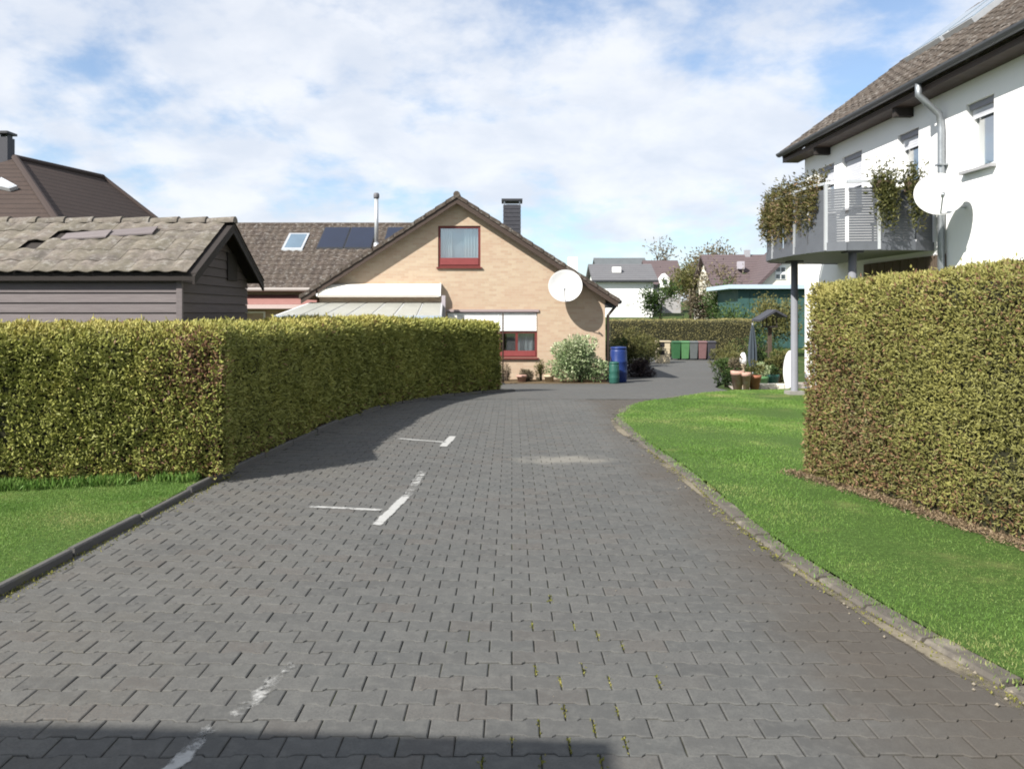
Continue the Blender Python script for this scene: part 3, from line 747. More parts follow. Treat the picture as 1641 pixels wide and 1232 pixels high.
# ------------------------------------------------------------------ roof tiles
def tile_geo(tw, tl, amp, th, seg=6, lap=1.14):
    u = np.linspace(0, 1, seg+1); z = amp * (.5 - .5*np.cos(2*np.pi*u + .4)); L = tl*lap
    lo = np.column_stack([u*tw, np.zeros(seg+1), z + th]); hi = np.column_stack([u*tw, np.full(seg+1, L), z + .004]); un = np.column_stack([u*tw, np.zeros(seg+1), z - .002])
    V = np.vstack([lo, hi, un]); k = seg + 1
    Fq = [(i, i+1, k+i+1, k+i) for i in range(seg)] + [(2*k+i, 2*k+i+1, i+1, i) for i in range(seg)]
    return V, Fq
def tile_roof(roof, origin, u, v, W, Ls, tw, tl, material, n_single, key, amp=.03, th=.018, jitter=.004, keep=None):
    """tiles laid over a slope; origin/u/v in the roof's own space"""
    u, v = Vector(u).normalized(), Vector(v).normalized(); nrm_ = u.cross(v)
    V, Fq = tile_geo(tw, tl, amp, th); nx, ny = int(round(W/tw)), int(round(Ls/tl))
    cells = [(i, j) for j in range(ny) for i in range(nx) if keep is None or keep(i, j, nx, ny)]
    o = Vector(origin); M3 = Matrix((u, v, nrm_)).transposed()
    pos_ = lambda c: o + u*(c[0]*tw) + v*(c[1]*tl)
    cells.sort(key=lambda c: key(pos_(c)))
    me = bpy.data.meshes.new('tile'); me.from_pydata(V.tolist(), [], Fq); me.update(); me.materials.append(material)
    me.polygons.foreach_set('use_smooth', [i < 6 for i in range(len(Fq))])
    for c in cells[:n_single]:
        t = bpy.data.objects.new('tile', me); COL.objects.link(t); t.parent = roof
        t.matrix_local = Matrix.Translation(pos_(c) + nrm_*random.uniform(0, jitter*2)) @ (M3 @ Euler((random.gauss(0, jitter*2), random.gauss(0, jitter*2), random.gauss(0, jitter*2))).to_matrix()).to_4x4()
    rest_ = cells[n_single:]
    if rest_:
        Mn = np.array(M3); P0 = np.array([pos_(c) for c in rest_]); m_ = len(rest_)
        Vb = np.repeat(V[None], m_, 0).copy(); Vb[..., 2] += RNG.uniform(0, jitter*2, m_)[:, None] + RNG.normal(0, jitter*1.5, m_)[:, None]*Vb[..., 0]
        VV = (Vb @ Mn.T + P0[:, None]).reshape(-1, 3)
        FF = np.concatenate([np.arange(m_)[:, None]*len(V) + np.array([f]) for f in Fq])
        oo = off(roof); OFF[roof.name] = Vector((0, 0, 0))
        x = np_mesh('tile_field', VV, FF, np.repeat(RNG.random(m_), len(V)), material, roof, False); x['kind'] = 'stuff'
        OFF[roof.name] = oo
def window(parent, name, x0, x1, z0, z1, y, fw, fmat, gmat=None, depth=.08, curtain=None, mull=(), label=None):
    """window in a wall facing -Y at y: frame set proud of the wall by a little, pane inside, sill optional; world or local coords"""
    mb = MB()
    mb.box((x0, y-.02, z0), (x1, y+depth, z0+fw)); mb.box((x0, y-.02, z1-fw), (x1, y+depth, z1))
    mb.box((x0, y-.021, z0+fw), (x0+fw, y+depth, z1-fw)); mb.box((x1-fw, y-.021, z0+fw), (x1, y+depth, z1-fw))
    for mx_ in mull: mb.box((mx_-fw/2, y-.01, z0+fw), (mx_+fw/2, y+depth-.01, z1-fw))
    w = mb.build(name, fmat, parent)
    MB().box((x0+fw*.8, y+.03, z0+fw*.8), (x1-fw*.8, y+.04, z1-fw*.8)).build('pane', gmat or M_GLASS, w)
    return w
def gable_wall(mb, x0, x1, xa, z0, ze, za, y0, y1):
    mb.prism([(x0, y0, z0), (x1, y0, z0), (x1, y0, ze), (xa, y0, za), (x0, y0, ze)], (0, y1-y0, 0))
def wall_with_holes(mb, x0, x1, top, z0, y0, y1, holes):
    """wall facing -Y built of slabs round rectangular openings; top(x) gives its upper edge"""
    xs = sorted({x0, x1, *[h[0] for h in holes], *[h[1] for h in holes]} | ({XA} if x0 < XA < x1 else set()))
    for a, b in zip(xs, xs[1:]):
        hs = sorted([h for h in holes if h[0] <= a + 1e-6 and h[1] >= b - 1e-6], key=lambda h: h[2]); z = z0
        for h in hs:
            mb.box((a, y0, z), (b, y1, h[2])); z = h[3]
        mb.prism([(a, y0, z), (b, y0, z), (b, y0, top(b)), (a, y0, top(a))], (0, y1-y0, 0))

# ------------------------------------------------------------------ brick gable house
HYB = 26.0; k = HYB / F
hx = lambda px: (px - CX) * k
hz = lambda py: EYE - (py - HY) * k
XA, ZA, SL = -1.78, 5.50, .645
def rz_(x): return ZA - SL*abs(x - XA)
house = thing('brick_house', 'beige brick gable house with brown roof and white wall dish', 'house', (XA, HYB, gz(HYB)))
wx0, wx1 = hx(512), hx(970); zb = gz(26) - .1
W1 = (hx(702), hx(770), hz(428), hz(362)); W2 = (hx(716), hx(861), hz(573), hz(500))
mb = MB(); wall_with_holes(mb, wx0, wx1, lambda x: rz_(x) - .16, zb, HYB, HYB + .3, [W1, W2])
mb.build('front_wall', M_BRICK, house)
mb = MB(); mb.box((wx0, HYB+.3, zb), (wx0+.3, HYB+9, rz_(wx0)-.22)); mb.box((wx1-.3, HYB+.3, zb), (wx1, HYB+9, rz_(wx1)-.22)); gable_wall(mb, wx0, wx1, XA, zb, rz_(wx0)-.22, ZA-.2, HYB+9, HYB+9.3)
mb.build('side_walls', M_BRICK, house)
xl_, xr_ = -6.83, 3.45; yf, yr = HYB - .30, HYB + 9.6
roof = MB()
for xe in (xl_, xr_):
    a, b = (XA, yf, ZA), (xe, yf, rz_(xe))
    roof.prism([(XA, yf, ZA), (xe, yf, rz_(xe)), (xe, yf, rz_(xe)-.09), (XA, yf, ZA-.09)], (0, yr-yf, 0))
roof = roof.build('roof', M_TILE_BROWN, house)
mb = MB()
for xe in (xl_+.03, xr_-.03): mb.prism([(XA, yf-.03, ZA-.06), (xe, yf-.03, rz_(xe)-.06), (xe, yf-.03, rz_(xe)-.26), (XA, yf-.03, ZA-.26)], (0, .028, 0))
mb.build('verge_board', M_TRIM, roof)
mb = MB()
for xe in (xl_, xr_):
    n = 15
    for i in range(n):                               # verge tiles folding over the board
        x0_, x1_ = XA + (xe-XA)*i/n, XA + (xe-XA)*(i+1.06)/n
        mb.prism([(x0_, yf-.07, rz_(x0_)+.035), (x1_, yf-.07, rz_(x1_)+.06), (x1_, yf-.07, rz_(x1_)-.07), (x0_, yf-.07, rz_(x0_)-.09)], (0, .035, 0))
        mb.prism([(x0_, yf-.035, rz_(x0_)+.035), (x1_, yf-.035, rz_(x1_)+.06), (x1_, yf-.035, rz_(x1_)+.01), (x0_, yf-.035, rz_(x0_)-.01)], (0, .3, 0))
mb.build('verge_tiles', M_TILE_BROWN, roof)['kind'] = 'stuff'
MB().tube([(XA, yf-.08, ZA+.02), (XA, yr, ZA+.02)], .11, 10).build('ridge_cap', M_TILE_BROWN, roof)
MB().tube([(xr_+.02, yf-.02, rz_(xr_)-.06), (xr_+.02, yr, rz_(xr_)-.06)], .075, 10).build('gutter', M_DARKMETAL, roof)
mb = MB(); mb.box((wx1-.02, HYB-.05, rz_(xr_)-.25), (xr_-.06, HYB+.25, rz_(xr_)-.1)); mb.build('eave_box', M_DARKMETAL, roof)
MB().tube([(xr_, HYB+.1, rz_(xr_)-.12), (wx1+.1, HYB+.12, rz_(xr_)-.5), (wx1+.08, HYB+.12, gz(26)+.02)], .05, 8).build('downpipe', M_TRIM, house)
w = window(house, 'attic_window', *W1[:2], W1[2], W1[3], HYB+.06, .075, M_REDWOOD); w['label'] = 'red brown attic window with white curtains'
def curtain(parent, x0, x1, z0, z1, y, n=10, amp=.03):
    mb = MB(); m_ = n*6; vs = []
    for i in range(m_+1):
        x = x0 + (x1-x0)*i/m_; yy_ = y + amp*math.sin(i/m_*n*2*math.pi) + random.uniform(-.006, .006); vs += [(x, yy_, z0 + .02*math.sin(i*.9)), (x, yy_, z1)]
    mb.add(vs, [(2*i, 2*i+2, 2*i+3, 2*i+1) for i in range(m_)]); return mb.build('curtain', M_CURTAIN, parent, True)
curtain(w, W1[0]+.08, W1[0]+.45, W1[2]+.1, W1[3]-.08, HYB+.26, 4); curtain(w, W1[1]-.55, W1[1]-.08, W1[2]+.1, W1[3]-.08, HYB+.26, 5)
MB().box((W1[0]+.05, HYB+.32, W1[2]-.2), (W1[1]-.05, HYB+.36, W1[3])).build('room_shade', mat('pale_room', (.42, .44, .48), .9, .1), w)
MB().box((W1[0]+.07, HYB+.02, W1[2]+.075), (W1[1]-.07, HYB+.07, W1[2]+.30)).build('lower_panel', M_REDPANEL, w)
mb = MB(); mb.box((W1[0]-.05, HYB-.07, W1[2]-.05), (W1[1]+.05, HYB+.06, W1[2]-.004)); mb.build('sill', M_REDWOOD, w)
# living room window with half lowered shutter
w = window(house, 'window', W2[0], W2[1], W2[2], hz(530), HYB+.1, .08, M_REDWOOD, mull=(hx(800), hx(828))); w['label'] = 'red framed ground floor window under a white shutter'
mb = MB(); ns = 11; z0_, z1_ = hz(531), hz(501)
for i in range(ns):
    a = z0_ + (z1_-z0_)*i/ns; mb.prism([(W2[0]+.02, HYB+.05, a), (W2[0]+.02, HYB+.03, a + (z1_-z0_)/ns*.5), (W2[0]+.02, HYB+.05, a + (z1_-z0_)/ns*.94), (W2[0]+.02, HYB+.09, a+(z1_-z0_)/ns*.94), (W2[0]+.02, HYB+.09, a)], (W2[1]-W2[0]-.04, 0, 0))
mb.build('roller_shutter', M_WHITE, w)
MB().box((W2[0]+.05, HYB+.5, W2[2]-.1), (W2[1]-.05, HYB+.55, W2[3])).build('room_shade', M_DARKROOM, w)
curtain(w, hx(829), hx(855), W2[2]+.15, hz(531), HYB+.3, 3)
MB().box((W2[0]+.06, HYB+.06, W2[2]+.05), (W2[1]-.06, HYB+.11, W2[2]+.22)).build('lower_panel', M_REDPANEL, w)
MB().box((W2[0]-.04, HYB-.08, W2[2]-.05), (W2[1]+.04, HYB+.1, W2[2]-.004)).build('sill', M_REDWOOD, w)
MB().box((W2[0]-.05, HYB-.05, W2[3]+.004), (W2[1]+.05, HYB+.02, W2[3]+.08)).build('shutter_box', mat('mauve_trim', (.30, .24, .24), .7, .1), w)
# chimney
kc = 29.0/F; cx0, cx1 = (807-CX)*kc, (834-CX)*kc; ct = EYE - (330-HY)*kc
ch = MB().box((cx0, 28.7, 4.1), (cx1, 29.35, ct)).build('chimney', M_SLATE, house)
mb = MB()
for i in range(9):
    z = 4.3 + i*(ct-4.3)/9; mb.box((cx0-.012, 28.688, z), (cx1+.012, 28.7-.001, z + (ct-4.3)/9 - .02))
mb.build('slate_course', M_SLATE, ch)['kind'] = 'stuff'
mb = MB()
for x in (cx0+.03, cx1-.03):
    for y in (28.74, 29.3): mb.box((x-.025, y-.025, ct), (x+.025, y+.025, ct+.13))
mb.box((cx0+.1, 28.8, ct), (cx1-.1, 29.2, ct+.03)); mb.build('chimney_posts', M_LIGHTMETAL, ch)
MB().box((cx0-.07, 28.62, ct+.13), (cx1+.07, 29.42, ct+.21)).build('chimney_cap', M_DARKMETAL, ch)
# wing with the roof slope facing the driveway
WY, WZ, WS = 28.0, 2.55, .645; RY = 32.15
rzw = lambda y: WZ + WS*(y - WY)
wing = MB().prism([(-14, WY, WZ), (-14, RY, rzw(RY)), (-14, RY+4.2, WZ), (-14, RY+4.2, WZ-.1), (-14, RY, rzw(RY)-.12), (-14, WY, WZ-.1)], (14-2.4, 0, 0)).build('wing_roof', M_TILE_BROWN, house)
sl = Vector((0, 1, WS)).normalized(); o0 = Vector((-14, WY-.06, WZ-.03)) - off(wing) + Vector((0, 0, .035))
tile_roof(wing, o0, (1, 0, 0), sl, 11.3, 4.95, .30, .33, M_TILE_BROWN, 0, lambda p: p.x, keep=lambda i, j, nx, ny: (-14 + i*.30) < -2.7 - (0 if j > ny-3 else 0) and rzw(WY + j*.33*sl.y) > rz_(-14 + i*.3 + .15) - .25 or (-14 + i*.3) < -6.6)
MB().tube([(-14, RY, rzw(RY)+.02), (-2.6, RY, rzw(RY)+.02)], .11, 10).build('ridge_cap', M_TILE_BROWN, wing)
MB().tube([(-14, WY-.09, WZ-.02), (-6.9, WY-.09, WZ-.02)], .07, 10).build('gutter', mat('pale_gutter', (.30, .27, .25), .5, .1), wing)
MB().box((-13.7, WY+.5, gz(28)-.1), (wx0, WY+.8, WZ+.2)).build('wing_wall', M_BRICK, house)
mb = MB(); mb.prism([(-13.0, WY+.45, 2.36), (-13.0, WY-.45, 2.02), (-13.0, WY-.45, 1.90), (-13.0, WY+.45, 2.2)], (6.2, 0, 0)); mb.build('porch_roof', M_AWNRED, house)
MB().box((-13.0, WY-.49, 1.86), (-6.8, WY-.452, 2.0)).build('porch_fascia', mat('pale_fascia', (.46, .36, .34), .7, .1), house)
w = window(house, 'window', U(395, 0, 28.4).x - 1.2, U(424, 0, 28.4).x, .1, U(0, 499, 28.4).z, WY+.48, .06, M_WHITE, mat('pale_pane', (.42, .52, .52), .15, .1, spec=.8)); w['label'] = 'pale wing window below the red porch roof'
M_RAFT = mat('rafter_grey', (.40, .41, .42), .6, .1)
# terrace roof with frosted sheets, awning box above
ty0, ty1 = 23.4, HYB - .02
tzf = EYE - (509-HY)*ty0/F; tzb = hz(487)
tr = thing('terrace_roof', 'white framed terrace roof of frosted sheets against the brick house', 'terrace roof', (U(575, 0, 24.5).x, 24.5, gz(24.5)))
txl, txr = U(441, 0, ty0).x, U(706, 0, ty0).x; bxl, bxr = hx(500), hx(708); npn = 7
for i in range(npn + 1):
    f = i/npn; a = Vector((txl + (txr-txl)*f, ty0, tzf)); b = Vector((bxl + (bxr-bxl)*f, ty1, tzb))
    MB().bar(a, b, .04 if i not in (0, npn) else .06, .07 if i not in (0, npn) else .12).build('rafter', M_WHITE if i == 0 else M_RAFT, tr)
    if i < npn:
        g = 1/npn; a2 = Vector((txl + (txr-txl)*(f+g), ty0, tzf)); b2 = Vector((bxl + (bxr-bxl)*(f+g), ty1, tzb)); e = Vector((.035, 0, .0)); zz_ = Vector((0, 0, .035))
        MB().prism([a+e+zz_, a2-e+zz_, b2-e+zz_, b+e+zz_], (0, 0, .016)).build('roof_sheet', M_FROST, tr)
MB().box((txl-.05, ty0-.12, tzf-.10), (txr+.05, ty0-.032, tzf+.06)).build('front_beam', mat('beam_blue_grey', (.36, .42, .50), .5, .1), tr)
for x in (txl+.05, (txl+txr)/2, txr-.05): MB().box((x-.05, ty0-.02, gz(ty0)-.05), (x+.05, ty0+.08, tzf-.05)).build('post', M_WHITE, tr)
MB().box((U(708,0,25.6).x, 25.5, gz(25.5)-.05), (U(714,0,25.6).x, 25.62, hz(474))).build('end_post', mat('post_grey', (.34, .31, .33), .6, .1), tr)
MB().box((bxl, HYB-.09, tzb-.10), (bxr, HYB-.004, tzb-.02)).build('wall_rail', M_WHITE, tr)
aw = thing('awning_box', 'long white rolled awning housing above the terrace roof', 'awning', (hx(610), HYB-.1, hz(474)))
mb = MB(); ax0, ax1 = hx(513), hx(705); zt, zbm = hz(455), hz(474)
mb.prism([(ax0, HYB-.003, zt), (ax0, HYB-.16, zt-.03), (ax0, HYB-.30, zt-.20), (ax0, HYB-.30, zbm), (ax0, HYB-.003, zbm)], (ax1-ax0, 0, 0)); mb.build('housing', mat('awning_white', (.78, .74, .66), .6, .05), aw, bevel=.02)
for x in (ax0-.05, ax1+.005): MB().prism([(x, HYB-.003, zt+.02), (x, HYB-.18, zt-.01), (x, HYB-.33, zt-.20), (x, HYB-.33, zbm-.02), (x, HYB-.003, zbm-.02)], (.045, 0, 0)).build('end_cap', M_WHITE, aw)
MB().box((ax0, HYB-.325, zbm-.05), (ax1, HYB-.27, zbm-.002)).build('drop_bar', mat('bar_grey', (.45, .42, .38), .6, .1), aw)
# solar, roof window and flue on the wing
def slab_on_wing(name, label, cat, x0, x1, y0, y1, lift, th, frame, m_frame, m_glass):
    root = thing(name, label, cat, (x0, y0, rzw(y0)))
    q = lambda x, y, z: Vector((x, y, rzw(y) + z))
    b = MB().prism([q(x0, y0, lift), q(x1, y0, lift), q(x1, y1, lift), q(x0, y1, lift)], (0, 0, th)).build('frame', m_frame, root)
    MB().prism([q(x0+frame, y0+frame, lift+th), q(x1-frame, y0+frame, lift+th), q(x1-frame, y1-frame, lift+th), q(x0+frame, y1-frame, lift+th)], (0, 0, .012)).build('pane', m_glass, root)
    return root, q
for i, x in enumerate((-7.45, -6.40)):
    r_, q = slab_on_wing('solar_panel', ['dark blue solar panel on the wing roof beside the roof window', 'dark blue solar panel on the wing roof close to the flue'][i], 'solar panel', x, x+1.03, 30.35, 31.8, .06, .07, .03, M_DARKMETAL, M_SOLAR); r_['group'] = 'solar panels on the wing roof'
r_, q = slab_on_wing('solar_panel', 'dark blue solar panel right behind the flue, by the gable', 'solar panel', -4.95, -3.9, 30.6, 31.8, .06, .07, .03, M_DARKMETAL, M_SOLAR); r_['group'] = 'solar panels on the wing roof'
slab_on_wing('roof_window', 'small tilted roof window with pale frame on the wing', 'roof window', -8.75, -7.95, 30.25, 31.35, .05, .09, .09, M_LIGHTMETAL, M_SKYGLASS)
fl_ = thing('flue_pipe', 'slim silver metal flue rising from the wing roof', 'flue', (-5.1, 30, rzw(30)))
MB().lathe((-5.1, 30, rzw(30)-.1), [(.19, 0), (.17, .25), (.10, .42), (.10, .6)], 14).build('flashing', M_LIGHTMETAL, fl_, True)
MB().lathe((-5.1, 30, rzw(30)+.4), [(.075, 0), (.075, 1.78)], 14).build('pipe', M_LIGHTMETAL, fl_, True)
MB().lathe((-5.1, 30, rzw(30)+2.18), [(.10, 0), (.11, .03), (.11, .14), (.08, .2)], 14).build('cowl', mat('cowl_dark', (.12, .12, .13), .5, .2), fl_, True)

# satellite dishes
def dish(label, c, rad, aim, wallpt, shade=M_DISH):
    c = Vector(c); root = thing('satellite_dish', label, 'satellite dish', c, group='satellite dishes')
    aim = Vector(aim).normalized(); n = 8; prof = [(rad*(i/n), .26*rad*(i/n)**2) for i in range(n+1)]
    prof = [(max(r, .004), h) for r, h in prof]; rim = prof[-1]
    full = prof + [(rim[0]+.012, rim[1]+.004), (rim[0]+.012, rim[1]-.012)] + [(r, h-.012) for r, h in prof[::-1]]
    MB().lathe(c - aim*.13*rad, full, 36, aim).build('reflector', shade, root, True)
    side = aim.cross(Vector((0, 0, 1))).normalized(); upv = side.cross(aim).normalized()
    low = c + aim*.1*rad - upv*rad*.98; foc = c + aim*rad*1.05 - upv*rad*.55
    MB().tube([low, foc], .014, 8).build('feed_arm', M_GREYMETAL, root)
    MB().lathe(foc - aim*.02, [(.028, -.06), (.03, .02), (.022, .05)], 12, -aim).build('receiver', M_GREYMETAL, root, True)
    back = c - aim*.16*rad
    wp = Vector(wallpt); elbow = Vector((wp.x, wp.y, wp.z)) if False else wp
    MB().tube([back, Vector((back.x, back.y, back.z)) - aim*.08, elbow], .024, 8).build('wall_arm', M_GREYMETAL, root)
    return root
dish('large round white satellite dish on the beige brick gable', U(906, 459, 25.45), .53, (-.10, -1, .33), U(906, 463, 25.985))

# ------------------------------------------------------------------ white house (local space: facade x = 0, -x outward, -y along it towards the driveway's near end)
WH = thing('white_house', 'white rendered house with brown roof, balcony and downpipe', 'house', (7.16, 19.5, 0), R(1.95), local=True)
EZ, EX, TP = 5.69, -.40, .75
LEN = 14.5
def facade():
    holes = [(.78, 1.64, 3.95, 5.08), (2.04, 2.95, 3.95, 5.1), (4.40, 5.12, 3.0, 5.06), (6.55, 7.25, 4.0, 5.08), (.7, 1.9, .9, 2.1)]
    mb = MB(); ts = sorted({0, LEN, *[h[0] for h in holes], *[h[1] for h in holes]})
    for a, b in zip(ts, ts[1:]):
        hs = sorted([h for h in holes if h[0] <= a+1e-6 and h[1] >= b-1e-6], key=lambda h: h[2]); z = -.35
        for h in hs: mb.box((0, -b, z), (.32, -a, h[2])); z = h[3]
        mb.box((0, -b, z), (.32, -a, 5.82))
    mb.build('facade', M_RENDER, WH); return holes
HOL = facade()
mb = MB(); mb.prism([(.32, 0, -.7), (9.2, 0, -.7), (9.2, 0, 5.7), (4.6, 0, 9.2), (.32, 0, 6.0)], (0, -.3, 0)); mb.build('gable_wall', M_RENDER, WH)
mb = MB(); mb.box((8.9, -LEN, -.7), (9.2, -.3, 5.7)); mb.prism([(.32, -LEN, -.7), (8.9, -LEN, -.7), (8.9, -LEN, 5.7), (4.6, -LEN, 9.2), (.32, -LEN, 6.0)], (0, .3, 0)); mb.build('rear_walls', M_RENDER, WH)
MB().box((.06, -3.5, 2.05), (.14, -.05, 2.09)) 
ry0, ry1 = .42, -LEN - .4; RX = 4.55; RZ = EZ + TP*(RX - EX)
mb = MB(); mb.prism([(EX, ry0, EZ), (RX, ry0, RZ), (9.6, ry0, EZ), (9.6, ry0, EZ-.12), (RX, ry0, RZ-.14), (EX, ry0, EZ-.12)], (0, ry1-ry0, 0)); wroof = mb.build('roof', M_TILE_DARK, WH)
sl = Vector((1, 0, TP)).normalized()
tile_roof(wroof, Vector((EX-.06, ry0+.02, EZ-.02)), (0, -1, 0), sl, ry0-ry1, 6.1, .30, .345, M_TILE_DARK, 300, lambda p: p.y + .35*p.x if p.y > -9.3 else 50, amp=.035)
mb = MB(); mb.prism([(EX+.03, ry0+.025, EZ-.05), (RX, ry0+.025, RZ-.05), (RX, ry0+.025, RZ-.30), (EX+.03, ry0+.025, EZ-.24)], (0, .03, 0)); mb.build('verge_board', M_TRIM, wroof)
mb = MB(); mb.box((EX+.02, ry1, EZ-.24), (-.002, ry0, EZ-.14)); mb.build('soffit', M_TRIM, wroof)
def gutter(mb, x, z, y0, y1, r):
    n = 8; vs = []
    for y in (y0, y1):
        for rr_ in (r, r-.012):
            vs += [(x + rr_*math.cos(math.pi + math.pi*i/n), y, z + rr_*math.sin(math.pi + math.pi*i/n)) for i in range(n+1)]
    m_ = n+1; fs = []
    for i in range(n): fs += [(i, i+1, 2*m_+i+1, 2*m_+i), (m_+i+1, m_+i, 3*m_+i, 3*m_+i+1)]
    fs += [(0, m_, 3*m_, 2*m_), (n, 2*m_+n, 3*m_+n, m_+n)]
    for k_ in (0, 2*m_): fs += [[k_+i for i in range(m_)] if k_ else [k_+i for i in range(m_)][::-1]]
    return mb.add(vs, fs)
gutter(MB(), EX-.09, EZ-.03, ry0-.02, ry1, .085).build('gutter', mat('gutter_dark', (.10, .105, .115), .45, .15, metal=.5), wroof)
T0 = -5.98
MB().tube([(EX-.08, T0, EZ-.08), (EX-.08, T0, EZ-.30), (EX+.10, T0, EZ-.46), (-.12, T0, EZ-.62), (-.09, T0, EZ-.85), (-.09, T0, 3.5), (-.09, T0, .05)], .056, 12).build('downpipe', M_GREYMETAL, WH, True)
MB().box((-.16, T0-.075, 4.2), (-.002, T0+.075, 4.23)).build('pipe_clamp', M_GREYMETAL, WH)
for t_ in (1.4, 4.9, 8.6, 11.8): MB().box((EX+.06, -t_-.06, EZ-.40), (-.003, -t_+.06, EZ-.242)).build('rafter_foot', M_DARKWOOD, wroof)
def fwin(t0, t1, z0, z1, sill=True, blind=0.0, door=False, pale=False):
    mb = MB(); f = .06
    d0, d1 = .12, .19
    mb.box((d0, -t1, z0), (d1, -t0, z0+f)); mb.box((d0, -t1, z1-f), (d1, -t0, z1)); mb.box((d0-.001, -t1, z0+f), (d1, -t1+f, z1-f)); mb.box((d0-.001, -t0-f, z0+f), (d1, -t0, z1-f))
    w = mb.build('balcony_door' if door else 'window', M_WHITE, WH)
    MB().box((d0+.03, -t1+f*.8, z0+f*.8), (d0+.04, -t0-f*.8, z1-f*.8)).build('pane', M_GLASS, w)
    MB().box((.30, -t1+.01, z0+.01), (.318, -t0-.01, z1-.01)).build('room_shade', M_DARKROOM if door else mat('net_curtain', (.50, .52, .57), .9, .06) if pale else mat('room_grey', (.30, .31, .34), .9, .1), w)
    if blind:
        mb = MB(); zz_ = z1 - f
        while zz_ > z1 - f - blind*(z1-z0): mb.bar((d0-.03, -t1+f*.6, zz_-.02), (d0-.03, -t0-f*.6, zz_-.02), .006, .046); zz_ -= .05
        mb.build('blind', mat('blind_grey', (.50, .51, .55), .5, .1), w)
        MB().box((d0-.07, -t1+.01, z1-.10), (d0-.004, -t0-.01, z1-.003)).build('blind_box', mat('blind_box', (.22, .22, .25), .5, .1), w)
    if sill: MB().box((-.10, -t1-.06, z0-.05), (.12, -t0+.06, z0-.004)).build('sill', mat('sill_stone', (.30, .30, .31), .6, .15), w)
    return w
fwin(.78, 1.64, 3.95, 5.08, True, .35); fwin(2.04, 2.95, 3.95, 5.1, True, .55); fwin(4.40, 5.12, 3.0, 5.06, False, .12, True); fwin(6.55, 7.25, 4.0, 5.08, True, .16, pale=True); fwin(.7, 1.9, .9, 2.1, True)
for i in range(20): MB().box((-.035 - .006*(i % 2), -3.1 - (i+1)*.145 + .008, .05), (-.003, -3.1 - i*.145, 2.70)).build('added_dark_board', mat('added_dark_brown', (.095, .07, .052), .8, .25, 6, .3), WH)  # brown boards added to darken the wall in the shade under the balcony
# roof windows
def rwin(t0, t1, s0, s1, label):
    q = lambda t, s, z: Vector((EX + s, -t, EZ + TP*s)) + Vector((-TP, 0, 1)).normalized()*z
    w = MB().prism([q(t0, s0, .0), q(t1, s0, .0), q(t1, s1, .0), q(t0, s1, .0)], tuple(Vector((-TP, 0, 1)).normalized()*.17)).build('roof_window', M_LIGHTMETAL, WH); w['label'] = label
    g = .09; MB().prism([q(t0+g, s0+g, .171), q(t1-g, s0+g, .171), q(t1-g, s1-g, .171), q(t0+g, s1-g, .171)], tuple(Vector((-TP, 0, 1)).normalized()*.012)).build('pane', M_SKYGLASS, w)
rwin(1.35, 2.75, 2.25, 3.7, 'grey framed roof window near the far gable'); rwin(2.95, 3.95, 2.2, 3.6, 'grey framed roof window with bright flank')

# balcony: slab is the part, railing pieces and columns are its sub-parts
cs, sn = math.cos(R(1.95)), math.sin(R(1.95))
def loc(x, y):                                        # world plan point -> house space
    dx, dy = x - 7.16, y - 19.5; return (dx*cs + dy*sn, -dx*sn + dy*cs)
plan = [loc(*p) for p in ((7.37, 13.90), (6.95, 13.74), (6.30, 13.70), (5.78, 13.76), (5.50, 13.98), (5.36, 14.45), (5.30, 14.95), (5.27, 15.5), (5.27, 16.1), (5.32, 16.65), (5.55, 17.2), (5.95, 17.5), (6.5, 17.65), (7.22, 17.7))]
plan[0] = (-.003, plan[0][1]); plan[-1] = (-.003, plan[-1][1])
BZ = 2.80
balc = MB().prism([(x, y, BZ) for x, y in plan], (0, 0, .12)).build('balcony', mat('balcony_slab', (.22, .21, .20), .8, .2), WH)
def outward(a, b): d = Vector((b[0]-a[0], b[1]-a[1])).normalized(); return Vector((d.y, -d.x))
zt_ = 3.97
for i in range(len(plan)-1):
    a, b = Vector((*plan[i], 0)), Vector((*plan[i+1], 0)); d = (b-a); L_ = d.length; d.normalize()
    mb = MB(); nb = 21
    for q in range(nb):
        z = 2.93 + q*(zt_-.08-2.93)/nb; mb.bar(a + d*.03 + Vector((0, 0, z)), b - d*.03 + Vector((0, 0, z)), .008, (.0405 if i in (2, 3) else .0445))
    mb.build('railing_panel', M_PANELMETAL, balc)
    MB().bar(a + Vector((0, 0, zt_)), b + Vector((0, 0, zt_)), .05, .045).build('top_rail', M_LIGHTMETAL, balc)
    if i in (2, 4, 6, 8, 10, 12):
        MB().bar(a + Vector((0, 0, 2.80)), a + Vector((0, 0, zt_-.024)), .05, .05, (1, 0, 0)).build('railing_post', M_LIGHTMETAL, balc)
    mb = MB(); mb.bar(a + Vector((0, 0, BZ+.06)), b + Vector((0, 0, BZ+.06)), .03, .15); mb.build('edge_trim', M_PANELMETAL, balc)
for (x, y) in ((5.95, 16.8), (6.04, 14.15)):
    lx, ly = loc(x, y); c = MB().lathe((lx, ly, -.05), [(.10, 0), (.10, .04), (.075, .05), (.07, BZ+.049)], 20).build('column', M_COLUMN, balc, True)
    MB().box((lx-.14, ly-.14, BZ-.03), (lx+.14, ly+.14, BZ-.002)).build('head_plate', M_DARKMETAL, c)
    MB().box((lx-.16, ly-.16, -.04), (lx+.16, ly+.16, .07)).build('footing', mat('footing', (.25, .24, .22), .9, .2), c)
dish('white satellite dish fixed to the white house wall beside the balcony', U(1505, 313, 12.75), .36, (-.38, -1, .40), (7.36, 12.95, 3.42))

